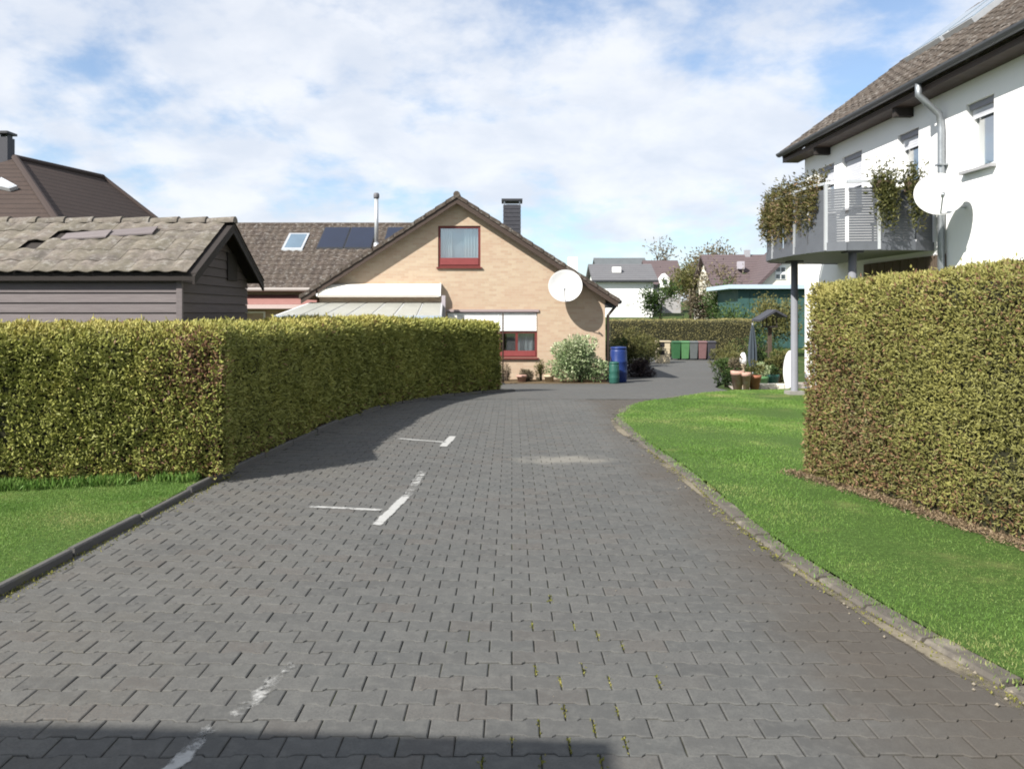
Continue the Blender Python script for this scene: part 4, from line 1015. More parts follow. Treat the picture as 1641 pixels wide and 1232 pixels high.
# balcony plants
def planter(label, p0, p1, n, trail, spread, m_leaf, seed, h=.30):
    p0, p1 = Vector(p0), Vector(p1); c = (p0+p1)/2
    root = thing('flower_box', label, 'flower box', c, group='flower boxes on the balcony rail')
    d = (p1-p0).normalized(); MB().bar(p0, p1, .18, .17).build('box', mat('box_brown', (.10, .07, .05), .8, .2), root)
    g = np.random.default_rng(seed); L_ = (p1-p0).length
    t = g.random(n)*1.1 - .05; kz = g.choice(8, n); base_ = np.array(p0) + np.outer(t*L_, np.array(d))
    hang = g.random(n) < trail
    sd = np.array([-d.y, d.x, 0]) * (1 if -d.y*(-1) > 0 else -1)
    outw = np.array(Vector((d.y, -d.x, 0))); outw = outw if outw[0] < 0 or abs(outw[1]) > .7 and outw[1] < 0 else -outw
    a = g.random(n)
    P = base_ + np.where(hang[:, None], outw*(.08 + .06*np.sin(a*3)[:, None]) + np.array([0, 0, -1.])*(a*(.75 + .25*np.sin(t*17)))[:, None]*h*2.2, g.normal(0, .07, (n, 3)) + np.array([0, 0, 1.])*(a*h*(.6 + .4*np.sin(t*13 + 1)))[:, None])
    P += g.normal(0, spread, (n, 3))
    leaves('foliage', P, norm(np.repeat([outw*.6 + np.array([0, 0, .5])], n, 0) + g.normal(0, .3, (n, 3))), g.uniform(.05, .11, n), g.uniform(.018, .034, n), .35 + .3*np.sin(t*9) + g.normal(0, .2, n), m_leaf, root, -.2, .7)
BR = 3.86
planter('brown green plants trailing over the far rounded end of the balcony rail', (5.34, 16.5, BR), (5.34, 15.75, BR), 2600, .6, .05, M_FLOWER, 1, .34)
planter('reddish trailing plants on the balcony rail between two posts', (5.34, 15.6, BR), (5.38, 14.95, BR), 2400, .6, .045, M_FLOWER, 2, .36)
planter('leafy plants spilling over the balcony corner facing the driveway', (5.42, 14.8, BR), (5.52, 14.2, BR), 1900, .5, .045, M_FLOWER, 3, .33)
planter('green trailing plant on the balcony rail left of the dark screen', (6.18, 13.56, BR), (6.46, 13.56, BR), 1500, .62, .045, M_OLIVE, 4, .34)
planter('green trailing plant hanging beside the white dish', (6.74, 13.58, BR), (6.92, 13.62, BR), 1200, .6, .04, M_OLIVE, 5, .34)
scr = thing('garden_chair', 'dark folded garden chair standing behind the balcony rail', 'chair', (6.62, 14.05, BZ+.12))
mb = MB(); mb.prism([(6.38, 14.02, 3.30), (6.80, 14.02, 3.30), (6.80, 14.14, 4.06), (6.38, 14.14, 4.06)], (0, .035, 0)); mb.build('backrest', M_DARKMETAL, scr, bevel=.01)
MB().box((6.38, 13.83, 3.27), (6.80, 14.2, 3.30)).build('seat', M_DARKMETAL, scr)
for x in (6.40, 6.76):
    for y in (13.85, 14.16): MB().box((x, y, BZ+.115), (x+.025, y+.025, 3.27)).build('leg', M_DARKMETAL, scr)

# ------------------------------------------------------------------ weathered shed
SY0, SY1, SX = 10.35, 12.95, -4.30; SEZ, SRZ = 2.22, 2.96; SMY = (SY0+SY1)/2
shed = thing('garden_shed', 'weathered grey timber shed with mossy tiled roof behind the hedge', 'shed', (SX, SMY, 0)); XL = -10.5
i = 0; z = 0.02
while z < SEZ - .02:
    h_ = min(.128, SEZ - .02 - z)
    MB().prism([(XL, SY0+.02, z), (XL, SY0-.008, z), (XL, SY0+.010, z+h_-.004), (XL, SY0+.03, z+h_-.004)], (SX - XL - random.uniform(.0, .012), 0, 0)).build('plank', M_PLANK, shed); z += .13
z = 0.02
while z < SRZ - .1:
    h_ = .126; f = lambda zz_: 0 if zz_ < SEZ else (zz_ - SEZ)/(SRZ - SEZ)*(SMY - SY0)
    a0, a1 = SY0 + .025 + f(z), SY1 - f(z); b0, b1 = SY0 + .025 + f(z+h_), SY1 - f(z+h_)
    if b1 - b0 < .05: break
    MB().add([(SX-.02, a0, z), (SX-.02, a1, z), (SX-.02, b1, z+h_), (SX-.02, b0, z+h_), (SX+.012, a0, z), (SX+.012, a1, z), (SX-.004, b1, z+h_), (SX-.004, b0, z+h_)], [(0,3,2,1),(4,5,6,7),(0,1,5,4),(1,2,6,5),(2,3,7,6),(3,0,4,7)]).build('plank', M_PLANK_SIDE, shed); z += .13
MB().box((XL+.05, SY0+.035, 0), (SX-.025, SY1-.03, SEZ-.03)).build('inner_lining', M_DARKWOOD, shed)
MB().box((SX-.05, SY0-.02, 0), (SX+.025, SY0+.022, SEZ-.02)).build('corner_board', M_PLANK, shed)
MB().box((SX+.013, SMY+.35, 2.20), (SX+.03, SMY+.75, 2.62)).build('gable_hatch', M_DARKWOOD, shed)
OV, GO = .09, .24; slp = (SRZ - SEZ)/(SMY - SY0)
ez = SEZ - OV*slp + .05; rzs = SRZ + .05
mb = MB(); mb.prism([(XL, SY0-OV, ez), (XL, SMY, rzs), (XL, SY1+OV, ez), (XL, SY1+OV, ez-.035), (XL, SMY, rzs-.04), (XL, SY0-OV, ez-.035)], (SX+GO-XL, 0, 0)); sroof = mb.build('roof', M_DARKWOOD, shed)
sls = Vector((0, 1, slp)).normalized(); Ls = (SMY - SY0 + OV)/sls.y
tile_roof(sroof, Vector((XL, SY0-OV-.05, ez+.005)) - off(sroof), (1, 0, 0), sls, SX+GO-XL, Ls, .2535, Ls/5, M_TILE_SHED, 300, lambda p: -p.x, amp=.022, th=.009, jitter=.0035, keep=lambda i, j, nx, ny: not (j == 3 and i in (nx-9, nx-8)) and not (j == 2 and i == nx-10))
mb = MB()
tile_roof(sroof, Vector((SX+GO, SY1+OV+.05, ez+.005)) - off(sroof), (-1, 0, 0), Vector((0, -1, slp)).normalized(), SX+GO-XL, Ls, .2535, Ls/5, M_TILE_SHED, 0, lambda p: -p.x, amp=.022, th=.009, jitter=.0035)
nr = 15; xr0 = SX + GO + .02
for i in range(nr):
    a = xr0 - i*.41; n = 8; r0, r1 = .105, .085
    vs = [(a, SMY + r0*math.cos(math.pi*q/n), rzs + .01 + r0*.9*math.sin(math.pi*q/n)) for q in range(n+1)] + [(a-.44, SMY + r1*math.cos(math.pi*q/n), rzs + .0 + r1*.9*math.sin(math.pi*q/n)) for q in range(n+1)]
    MB().add(vs, [(q, q+1, n+1+q+1, n+1+q) for q in range(n)] + [list(range(n+1))[::-1]]).build('ridge_tile', M_TILE_SHED, sroof, False)
for s_ in (-1, 1):
    ya = SMY + s_*(SMY - SY0 + OV + .04)
    MB().prism([(SX+GO-.035, SMY, rzs-.02), (SX+GO-.035, ya, ez-.04), (SX+GO-.035, ya, ez-.15), (SX+GO-.035, SMY, rzs-.14)], (.03, 0, 0)).build('verge_board', M_DARKWOOD, sroof)
MB().box((XL, SY0-OV-.01, ez-.10), (SX+GO-.04, SY0-OV+.012, ez-.04)).build('eave_board', M_DARKWOOD, sroof)
for i in range(8): MB().box((SX+GO-.4-i*.7, SY0-OV+.02, ez-.09), (SX+GO-.34-i*.7, SY0-.01, ez-.038)).build('rafter_end', M_DARKWOOD, sroof)
for (a, b) in (((SX-1.95), SMY-.62), ((SX-1.35), SMY-.52)):       # slipped tiles and a patch board lying in the gap
    q0 = Vector((a, b, rzs + slp*(b-SMY) + .055)); MB().prism([q0, q0 + Vector((.62, .02, .035)), q0 + Vector((.62, .2, .035+.2*slp)), q0 + Vector((0, .16, .16*slp))], (0, 0, .02)).build('slipped_board', M_PLANK, sroof)

# ------------------------------------------------------------------ hipped roof house behind the shed
HH = thing('hip_roof_house', 'brown hipped roof house with dark chimney behind the shed', 'house', (-20, 33, gz(33)))
A_ = U(24, 254, 32); B_ = U(165, 284, 36.6); B_.z = A_.z; ev = 4.0
P_ = [Vector((A_.x-7, 26.2, ev-.2)), Vector((A_.x+5.6, 26.2, ev-.2)), Vector((B_.x+5.3, 36.6, ev-.2)), Vector((B_.x-7, 36.6, ev-.2)), A_, B_]
hr = MB().add(P_ + [p - Vector((0, 0, .18)) for p in P_[:4]], [(0, 1, 4), (3, 0, 4, 5), (2, 3, 5), (0, 6, 7, 1), (1, 7, 8, 2), (2, 8, 9, 3), (3, 9, 6, 0), (9, 8, 7, 6)]).build('roof', M_FAR_BROWN, HH)
vs = [(P_[1].lerp(P_[2], i/10)).lerp(A_.lerp(B_, i/10), j_/10) for i in range(11) for j_ in range(11)]
MB().add(vs, [(i*11+q, (i+1)*11+q, (i+1)*11+q+1, i*11+q+1) for i in range(10) for q in range(10)]).build('side_slope', M_FAR_BROWN, hr, True)
MB().tube([P_[1] + Vector((0,0,.03)), A_ + Vector((0,0,.03))], .13, 8).build('hip_tiles', mat('hip_dark', (.045, .032, .028), .8, .2), hr)
MB().tube([A_ + Vector((0,0,.03)), B_ + Vector((0,0,.03))], .13, 8).build('ridge_tiles', mat('hip_dark', (.045, .032, .028)), hr)
MB().tube([B_ + Vector((0,0,.02)), P_[2] + Vector((0,0,.02))], .11, 8).build('verge_tiles', mat('hip_dark', (.045, .032, .028)), hr)
MB().box((A_.x-6.4, 26.8, -1), (A_.x+4.8, 36.2, ev-.37)).build('wall', M_CREAM, HH)
ck = 34.0/F; c0 = ((-2)-CX)*ck + .15; c1 = (19-CX)*ck
hc = MB().box((c0, 33.7, A_.z-1.2), (c1, 34.2, EYE - (222-HY)*ck)).build('chimney', M_SLATE, HH)
zc = EYE - (222-HY)*ck
for x in (c0+.06, c1-.06): MB().box((x-.03, 33.8, zc), (x+.03, 34.1, zc+.14)).build('cap_post', M_DARKMETAL, hc)
MB().box((c0-.05, 33.6, zc+.14), (c1+.05, 34.3, zc+.24)).build('chimney_cap', M_DARKMETAL, hc)
# roof window on the front slope
nF = (P_[1]-P_[0]).cross(A_-P_[0]).normalized(); 
def onF(px_, py_):
    d = Vector(((px_-CX)/F, 1, -(py_-HY)/F)); t_ = (P_[0] - Vector((0,0,EYE))).dot(nF)/d.dot(nF); return Vector((0,0,EYE)) + d*t_
qs = [onF(-6, 303), onF(17, 308), onF(30, 304), onF(4, 290)]
rw = MB().prism([q_ + nF*.02 for q_ in qs], tuple(nF*.14)).build('roof_window', M_LIGHTMETAL, HH)
cq = sum(qs, Vector())/4
MB().prism([cq + (q_-cq)*.8 + nF*.165 for q_ in qs], tuple(nF*.012)).build('pane', mat('bright_pane', (.5, .52, .55), .15, .1, spec=.8), rw)

# ------------------------------------------------------------------ far houses on the rise
def far_house(name, label, x0, x1, y0, y1, zg, ze, zr, wall, roofm, ridge='x', ov=.4, windows=()):
    root = thing(name, label, 'house', ((x0+x1)/2, (y0+y1)/2, zg)); xm, ym = (x0+x1)/2, (y0+y1)/2
    if ridge == 'x':
        mb = MB(); mb.prism([(x0, y0, zg-1), (x0, y0, ze), (x0, ym, zr-.1), (x0, y1, ze), (x0, y1, zg-1)], (x1-x0, 0, 0)); mb.build('wall', wall, root)
        s_ = (zr-ze)/(ym-y0); r_ = MB().prism([(x0-ov, y0-ov, ze-ov*s_+.05), (x0-ov, ym, zr+.05), (x0-ov, y1+ov, ze-ov*s_+.05), (x0-ov, y1+ov, ze-ov*s_-.15), (x0-ov, ym, zr-.17), (x0-ov, y0-ov, ze-ov*s_-.15)], (x1-x0+2*ov, 0, 0)).build('roof', roofm, root)
        MB().box((x0-ov, y0-ov-.1, ze-ov*s_-.12), (x1+ov, y0-ov-.003, ze-ov*s_+.02)).build('gutter', M_DARKMETAL, r_)
    else:
        mb = MB(); mb.prism([(x0, y0, zg-1), (x1, y0, zg-1), (x1, y0, ze), (xm, y0, zr-.1), (x0, y0, ze)], (0, y1-y0, 0)); mb.build('wall', wall, root)
        s_ = (zr-ze)/(xm-x0); r_ = MB().prism([(x0-ov, y0-ov, ze-ov*s_+.05), (xm, y0-ov, zr+.05), (x1+ov, y0-ov, ze-ov*s_+.05), (x1+ov, y0-ov, ze-ov*s_-.15), (xm, y0-ov, zr-.2), (x0-ov, y0-ov, ze-ov*s_-.15)], (0, y1-y0+2*ov, 0)).build('roof', roofm, root)
    for (a, b, c, d) in windows:
        w = MB().box((a, y0-.06, c), (b, y0-.003, d)).build('window', M_WHITE, root)
        MB().box((a+.1, y0-.075, c+.1), (b-.1, y0-.061, d-.1)).build('pane', M_GLASSDARK, w)
        MB().box(((a+b)/2-.04, y0-.09, c+.1), ((a+b)/2+.04, y0-.076, d-.1)).build('glazing_bar', M_WHITE, w)
    return root, r_
f1 = lambda px, py, Y=75: U(px, py, Y)
h1, r1 = far_house('white_bungalow', 'long white far house with grey roof beyond the brick gable', f1(955, 0).x, f1(1047, 0).x, 75, 82, gz(75), f1(0, 447).z, U(0, 424, 78.5).z, M_RENDER, M_FAR_GREY, windows=[(f1(1002,0).x, f1(1008,0).x, f1(0,489).z, f1(0,484).z)])
q0 = U(988, 433, 76.5); MB().box((q0.x-.4, 76.2, q0.z-.25), (q0.x+.4, 76.8, q0.z+.3)).build('roof_light', M_WHITE, h1)
far_house('grey_roof_house', 'grey roofed far house rising behind the white bungalow', U(962, 0, 90).x, U(1036, 0, 90).x, 90, 97, gz(90), U(0, 436, 90).z, U(0, 414, 93.5).z, M_GREYWALL, mat('far_slate', (.10, .11, .115), .7, .25, 2, .2))
y2 = 84.0; h2, r2 = far_house('grey_house', 'grey rendered far house with brown roof and white dormer', U(1044, 0, y2).x, U(1091, 0, y2).x, y2, y2+7, gz(y2), U(0, 452, y2).z, U(0, 418, y2+3.5).z, M_GREYWALL, M_FAR_PURPLE, windows=[(U(1078,0,y2).x, U(1087,0,y2).x, U(0,478,y2).z, U(0,466,y2).z), (U(1056,0,y2).x, U(1064,0,y2).x, U(0,478,y2).z, U(0,466,y2).z)])
d0, d1 = U(1058, 462, y2-.6), U(1073, 438, y2-.6)
dm = MB().prism([(d0.x, y2-.6, d0.z), (d1.x, y2-.6, d0.z), (d1.x, y2-.6, d1.z-.5), ((d0.x+d1.x)/2, y2-.6, d1.z), (d0.x, y2-.6, d1.z-.5)], (0, 3, 0)).build('dormer', M_RENDER, h2)
MB().box((d0.x+.28, y2-.64, d0.z+.4), (d1.x-.28, y2-.603, d1.z-.65)).build('pane', M_GLASSDARK, dm)
y3 = 62.0; h3, r3 = far_house('purple_roof_house', 'dark purple roofed far house with chimney beyond the garden', U(1152, 0, y3).x, U(1290, 0, y3).x, y3, y3+8.6, gz(y3), U(0, 466, y3).z, U(0, 409, y3+4.3).z, M_CREAM, M_FAR_PURPLE)
y4 = 59.0; gx0, gx1 = U(1207, 0, y4).x, U(1340, 0, y4).x; xm_ = (gx0+gx1)/2; s4 = 1.0
ze4 = U(0, 461, y4).z; zr4 = ze4 + (xm_-gx0)*.98
MB().prism([(gx0, y4, gz(y4)-1), (gx1, y4, gz(y4)-1), (gx1, y4, ze4), (xm_, y4, zr4), (gx0, y4, ze4)], (0, 5, 0)).build('cross_gable', M_CREAM, h3)
MB().prism([(gx0-.5, y4-.4, ze4-.44), (xm_, y4-.4, zr4+.1), (gx1+.5, y4-.4, ze4-.44), (gx1+.5, y4-.4, ze4-.75), (xm_, y4-.4, zr4-.2), (gx0-.5, y4-.4, ze4-.75)], (0, 7, 0)).build('cross_gable_roof', M_FAR_PURPLE, h3)
w = MB().box((U(1242,0,y4).x, y4-.06, U(0,448,y4).z), (U(1259,0,y4).x, y4-.003, U(0,425,y4).z)).build('window', M_WHITE, h3)
for i in range(2):
    for j_ in range(2):
        a, b = U(1243.3+i*8, 0, y4).x, U(1249.8+i*8, 0, y4).x; MB().box((a, y4-.075, U(0, 447-j_*11.5, y4).z), (b, y4-.061, U(0, 440-j_*8, y4).z + (.0 if j_ == 0 else .15))).build('pane', M_GLASSDARK, w)
cc0 = U(1193, 0, y3+4.3).x; MB().box((cc0, y3+4, U(0, 411, y3+4.3).z-.6), (cc0+.4, y3+4.5, U(0, 401, y3+4.3).z)).build('chimney', mat('grey_chimney', (.30, .30, .32), .8, .2), r3)
q0 = U(1183, 422, y3+2.6); MB().box((q0.x-.2, y3+1.7, q0.z-.5), (q0.x+.25, y3+2.3, q0.z+.1)).build('roof_light', mat('light_grey_metal', (.4, .38, .42), .5, .1), h3)
ty_ = 50.0; a, b = U(1183, 0, ty_).x, U(1330, 0, ty_).x
tg = thing('teal_garage', 'low teal green garage with pale blue flat roof edge', 'garage', ((a+b)/2, ty_, gz(ty_)))
MB().box((a, ty_, gz(ty_)-.5), (b, ty_+5, U(0, 463, ty_).z)).build('wall', M_TEALWALL, tg); MB().box((a-.7, ty_-.5, U(0, 463, ty_).z), (b+.3, ty_+5.3, U(0, 456.5, ty_).z)).build('flat_roof', M_PALEBLUE, tg)
nb = 9
for i in range(nb): x = a + .15 + i*(b-a-.3)/nb; MB().box((x, ty_-.03, gz(ty_)), (x+(b-a-.3)/nb-.08, ty_-.003, U(0, 470, ty_).z)).build('door_panel', M_TEALWALL, tg)
wc = thing('white_chimney_house', 'small white chimney house peeping over the brick gable roof', 'house', (U(915, 0, 60).x, 62, gz(62)))
a, b = U(880, 0, 60).x, U(935, 0, 60).x
MB().prism([(a, 60, .5), (b, 60, .5), (b, 60, 3.6), ((a+b)/2, 60, 5.0), (a, 60, 3.6)], (0, 6, 0)).build('wall', M_CREAM, wc)
q0 = U(918, 0, 61); MB().box((q0.x-.35, 61, 3.5), (q0.x+.35, 61.6, U(0, 412, 61).z)).build('chimney', M_RENDER, wc)

# ------------------------------------------------------------------ trees and shrubs
def branches(mb, p, d, L, r, depth, g, tips):
    p = Vector(p); d = Vector(d).normalized(); q = p + d*L*.5 + Vector((g.gauss(0, .05), g.gauss(0, .05), 0))*L; e = q + (d + Vector((g.gauss(0, .12), g.gauss(0, .12), .08)))*L*.5
    mb.tube([p, q, e], [r, r*.85, r*.66], 5 if depth < 2 else 3, cap=False); tips += [q, e]
    if depth >= 4: return
    for _ in range(g.choice((2, 3, 3))):
        nd = (d + Vector((g.gauss(0, .6), g.gauss(0, .6), g.uniform(-.1, .5)))).normalized(); branches(mb, e if g.random() < .6 else q, nd, L*g.uniform(.62, .82), r*.6, depth+1, g, tips)
def tree(name, label, c, h, nleaf, m_leaf, seed, leaf=(.12, .05), group=None, spread=.25):
    c = Vector((c[0], c[1], gz(c[1]) - .06)); root = thing(name, label, 'tree', c, group=group); g = random.Random(seed); tips = []; mb = MB()
    branches(mb, c, (0, 0, 1), h*.34, h*.028, 0, g, tips); mb.build('trunk', M_BARK, root, True)
    T_ = np.array([tuple(t) for t in tips[2:]]); n = nleaf; gi = np.random.default_rng(seed); ii = gi.integers(0, len(T_), n)
    P = T_[ii] + gi.normal(0, h*spread*.22, (n, 3)); P[:, 2] = np.maximum(P[:, 2], c.z + h*.12)
    N = norm(P - np.array(c + Vector((0, 0, h*.55))))
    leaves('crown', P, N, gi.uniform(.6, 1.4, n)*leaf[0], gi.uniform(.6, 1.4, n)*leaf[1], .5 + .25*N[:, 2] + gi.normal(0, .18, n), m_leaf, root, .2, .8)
    return root
def shrub(name, label, c, r, n, m_leaf, seed, leaf=(.07, .03), group=None, clumps=16, stems=7, cat='shrub'):
    c = Vector((c[0], c[1], gz(c[1]) - .03)); root = thing(name, label, cat, c, group=group); g = random.Random(seed); mb = MB()
    for _ in range(stems):
        a = g.uniform(0, 6.28); e = c + Vector((math.cos(a)*r[0]*.6*g.random(), math.sin(a)*r[1]*.6*g.random(), r[2]*g.uniform(1.0, 1.6))); mb.tube([c + Vector((math.cos(a)*.05, math.sin(a)*.05, 0)), (c+e)/2 + Vector((0, 0, r[2]*.1)), e], [.02, .014, .006], 5)
    mb.build('stems', M_BARK, root, True)
    P, N = blob_points((c.x, c.y, c.z + r[2]*.98), r, n, seed, clumps=clumps); P[:, 2] = np.maximum(P[:, 2], c.z + .04)
    gi = np.random.default_rng(seed)
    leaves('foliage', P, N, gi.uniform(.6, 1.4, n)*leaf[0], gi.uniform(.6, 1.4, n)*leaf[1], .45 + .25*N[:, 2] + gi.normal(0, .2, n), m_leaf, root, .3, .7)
    return root
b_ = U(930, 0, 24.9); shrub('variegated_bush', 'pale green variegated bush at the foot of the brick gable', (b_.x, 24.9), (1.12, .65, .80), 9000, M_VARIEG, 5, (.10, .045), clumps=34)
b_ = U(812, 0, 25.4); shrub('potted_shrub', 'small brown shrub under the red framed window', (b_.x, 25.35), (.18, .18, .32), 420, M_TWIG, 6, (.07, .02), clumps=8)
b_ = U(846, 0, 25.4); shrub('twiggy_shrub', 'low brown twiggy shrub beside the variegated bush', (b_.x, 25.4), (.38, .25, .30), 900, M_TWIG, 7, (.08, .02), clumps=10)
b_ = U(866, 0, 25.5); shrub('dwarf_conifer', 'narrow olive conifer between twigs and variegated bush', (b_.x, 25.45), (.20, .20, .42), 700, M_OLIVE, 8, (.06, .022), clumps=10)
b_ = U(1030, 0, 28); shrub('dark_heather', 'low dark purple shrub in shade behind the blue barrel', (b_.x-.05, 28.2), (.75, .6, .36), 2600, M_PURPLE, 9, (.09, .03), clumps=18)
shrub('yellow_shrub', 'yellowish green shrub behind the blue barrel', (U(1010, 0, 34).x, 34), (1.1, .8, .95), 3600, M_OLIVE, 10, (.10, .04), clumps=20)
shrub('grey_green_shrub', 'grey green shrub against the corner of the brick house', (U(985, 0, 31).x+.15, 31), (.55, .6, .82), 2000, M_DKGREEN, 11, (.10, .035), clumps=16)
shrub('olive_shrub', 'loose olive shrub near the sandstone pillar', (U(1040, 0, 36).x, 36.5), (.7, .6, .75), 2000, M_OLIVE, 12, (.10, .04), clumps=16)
M_GHEDGE = foliage_mat('garden_hedge_leaf', [(0, (.12, .098, .05)), (.4, (.21, .19, .075)), (1, (.36, .31, .13))], .1)
def tint_far(P, N): return .45 + .2*N[:, 2] + .2*smooth_noise(P, .8, 9)
hedge('garden_hedge', 'brown green clipped hedge behind the row of bins', [[(U(975, 0, 44).x, 44), (U(1205, 0, 44).x, 44)]], [320], (.028, .016), M_GHEDGE, 91, [(False, True)], tint_far, 2.0, 1.0, .2, .08)
TG = 'trees on the rise behind the garden'
for i, (px_, Y, h_, nl, ml, lb, sp_) in enumerate((
    (1106, 70, 4.4, 2600, M_OLIVE, 'olive tree beside the grey far house', .5), (1128, 78, 5.2, 1800, M_TWIG, 'bare brown tree in the gap between far houses', .35),
    (1147, 64, 4.6, 2600, M_TWIG, 'dense brown twiggy tree in front of the purple roof', .5), (1166, 56, 3.3, 2400, M_DKGREEN, 'round dark green tree near the teal garage', .6),
    (1120, 60, 3.0, 2200, M_TWIG, 'low brown twiggy tree above the garden hedge', .5), (1057, 68, 3.4, 1500, M_DKGREEN, 'dark conifer by the white bungalow corner', .5),
    (1228, 44, 3.0, 3600, M_OLIVE, 'olive green tree standing before the teal garage', .5), (1043, 110, 9.2, 400, M_TWIG, 'bare tree top above the grey far roofs', .25),
    (1003, 118, 7.6, 420, M_TWIG, 'thin bare tree top behind the white bungalow', .25), (1150, 120, 8.6, 1600, M_TWIG, 'far bare tree rising left of the purple roof', .4),
    (1112, 130, 8.8, 1500, M_TWIG, 'far bare tree rising right of the grey house', .4), (1190, 48, 2.8, 2200, M_DKGREEN, 'bushy green tree left of the teal garage', .6))):
    tree('tree', lb, (U(px_, 0, Y).x, Y), h_, nl, ml, 100 + i, (.24*Y/60, .10*Y/60), TG, sp_)

# ------------------------------------------------------------------ things by the brick house and in the garden
def drum(name, label, x, y, r, h, m_, lid=None, cat='barrel'):
    z = gz(y); root = thing(name, label, cat, (x, y, z)); pr = [(r*.90, 0), (r*.96, .04)]
    for f in (.30, .62): pr += [(r, h*f-.03), (r*1.05, h*f), (r, h*f+.03)]
    pr += [(r*.97, h*.93), (r*.9, h)]
    MB().lathe((x, y, z), pr, 24).build('body', m_, root, True)
    MB().lathe((x, y, z+h+.001), [(r*.95, 0), (r*.97, .03), (r*.9, .06), (r*.3, .075)], 24).build('lid', lid or m_, root, True)
drum('rain_barrel', 'tall blue plastic barrel at the corner of the brick house', U(989, 0, 25.3).x + .05, 25.35, .27, 1.06, M_BLUE)
drum('green_tub', 'green plastic tub in front of the blue barrel', U(984, 0, 24.75).x, 24.72, .16, .60, M_TEALP, cat='tub')
z = gz(25.2)
for i, (px_, m_, lb) in enumerate(((836, M_TERRA_PALE, 'pale pot on the ground left of the small conifer'), (880, M_SANDSTONE, 'stone trough at the foot of the variegated bush'))):
    x = U(px_, 0, 25.1).x; r_ = thing('plant_pot', lb, 'pot', (x, 25.05, gz(25.05)))
    MB().lathe((x, 25.05, gz(25.05)-.01), [(.11, 0), (.15, .2), (.17, .2), (.17, .25), (.14, .25), (.13, .21)], 16).build('pot', m_, r_, True)
    MB().lathe((x, 25.05, gz(25.05)+.2), [(.13, 0), (.05, .02)], 12).build('earth', M_SOIL, r_)
for i, px_ in enumerate((799, 806)):
    x = U(px_, 0, 24.2).x; r_ = thing('clothes_pole', ['white slim pole at the end of the hedge', 'dark slim pole beside the white one at the hedge end'][i], 'pole', (x, 24.2, gz(24.2)))
    MB().lathe((x, 24.2, gz(24.2)-.02), [(.022, 0), (.022, 2.1 + .05*i), (.01, 2.13+.05*i)], 8).build('shaft', (M_LIGHTMETAL, M_TRIM)[i], r_, True)
    MB().lathe((x, 24.2, gz(24.2)-.01), [(.07, 0), (.06, .05)], 10).build('ground_socket', M_DARKMETAL, r_)
bedp = MB().box((U(800, 0, 24.6).x, 24.55, gz(25)-.2), (3.0, 25.98, gz(25)+.03)).build('soil_bed', M_SOIL); tag(bedp, 'planting bed along the brick gable', 'soil', kind='structure')
# bins
BN = [(1083, M_BINGREEN, 'dark green wheelie bin next to the sandstone pillar'), (1097, M_BINLIME, 'light green wheelie bin in the far row'), (1110.5, M_BINGREY, 'grey wheelie bin beside the light green one'), (1124.5, M_BINBROWN, 'mauve brown wheelie bin in the far row'), (1139, M_BINDARK, 'charcoal wheelie bin at the right end of the row')]
for px_, m_, lb in BN:
    y = 40.0; x = U(px_, 0, y).x; z = gz(y); r_ = thing('wheelie_bin', lb, 'bin', (x, y, z), group='wheelie bins in a row')
    MB().add([(x-.17, y-.2, z+.06), (x+.17, y-.2, z+.06), (x+.17, y+.2, z+.06), (x-.17, y+.2, z+.06), (x-.21, y-.25, z+.86), (x+.21, y-.25, z+.86), (x+.21, y+.25, z+.86), (x-.21, y+.25, z+.86)], [(3,2,1,0),(4,5,6,7),(0,1,5,4),(1,2,6,5),(2,3,7,6),(3,0,4,7)]).build('body', m_, r_, bevel=.02)
    MB().prism([(x-.225, y-.28, z+.862), (x-.225, y+.29, z+.90), (x-.225, y+.29, z+.94), (x-.225, y-.05, z+.955), (x-.225, y-.28, z+.90)], (.45, 0, 0)).build('lid', m_, r_, bevel=.01)
    for s_ in (-1, 1): MB().lathe((x + s_*.17, y+.2, z+.09), [(.09, -.03), (.09, .03)], 12, (1, 0, 0)).build('wheel', M_DARKMETAL, r_)
    MB().tube([(x-.17, y+.32, z+.88), (x+.17, y+.32, z+.88)], .016, 6).build('handle', m_, r_)
# sandstone pillar with two dark openings
y = 37.0; x0, x1 = U(1053, 0, y).x, U(1074, 0, y).x; zt2 = U(0, 548, y).z; z0 = gz(y)-.05
pl = thing('stone_pillar', 'short sandstone pillar with two dark square openings', 'pillar', ((x0+x1)/2, y, gz(y)))
nb = 3; dz = (zt2 - z0)/nb
for i in range(nb): MB().box((x0 + .01*(i % 2), y, z0+i*dz), (x1 - .008*(i % 2), y+.5, z0+(i+1)*dz-.008)).build('block', M_SANDSTONE, pl, bevel=.015)
for z in (z0 + dz*1.3, z0 + dz*2.35): MB().box((x0+.10, y-.015, z), (x0+.34, y-.002, z+.2)).build('opening', M_DARKROOM, pl)
MB().box((x0-.04, y-.05, zt2), (x1+.04, y+.55, zt2+.05)).build('cap', M_SANDSTONE, pl)
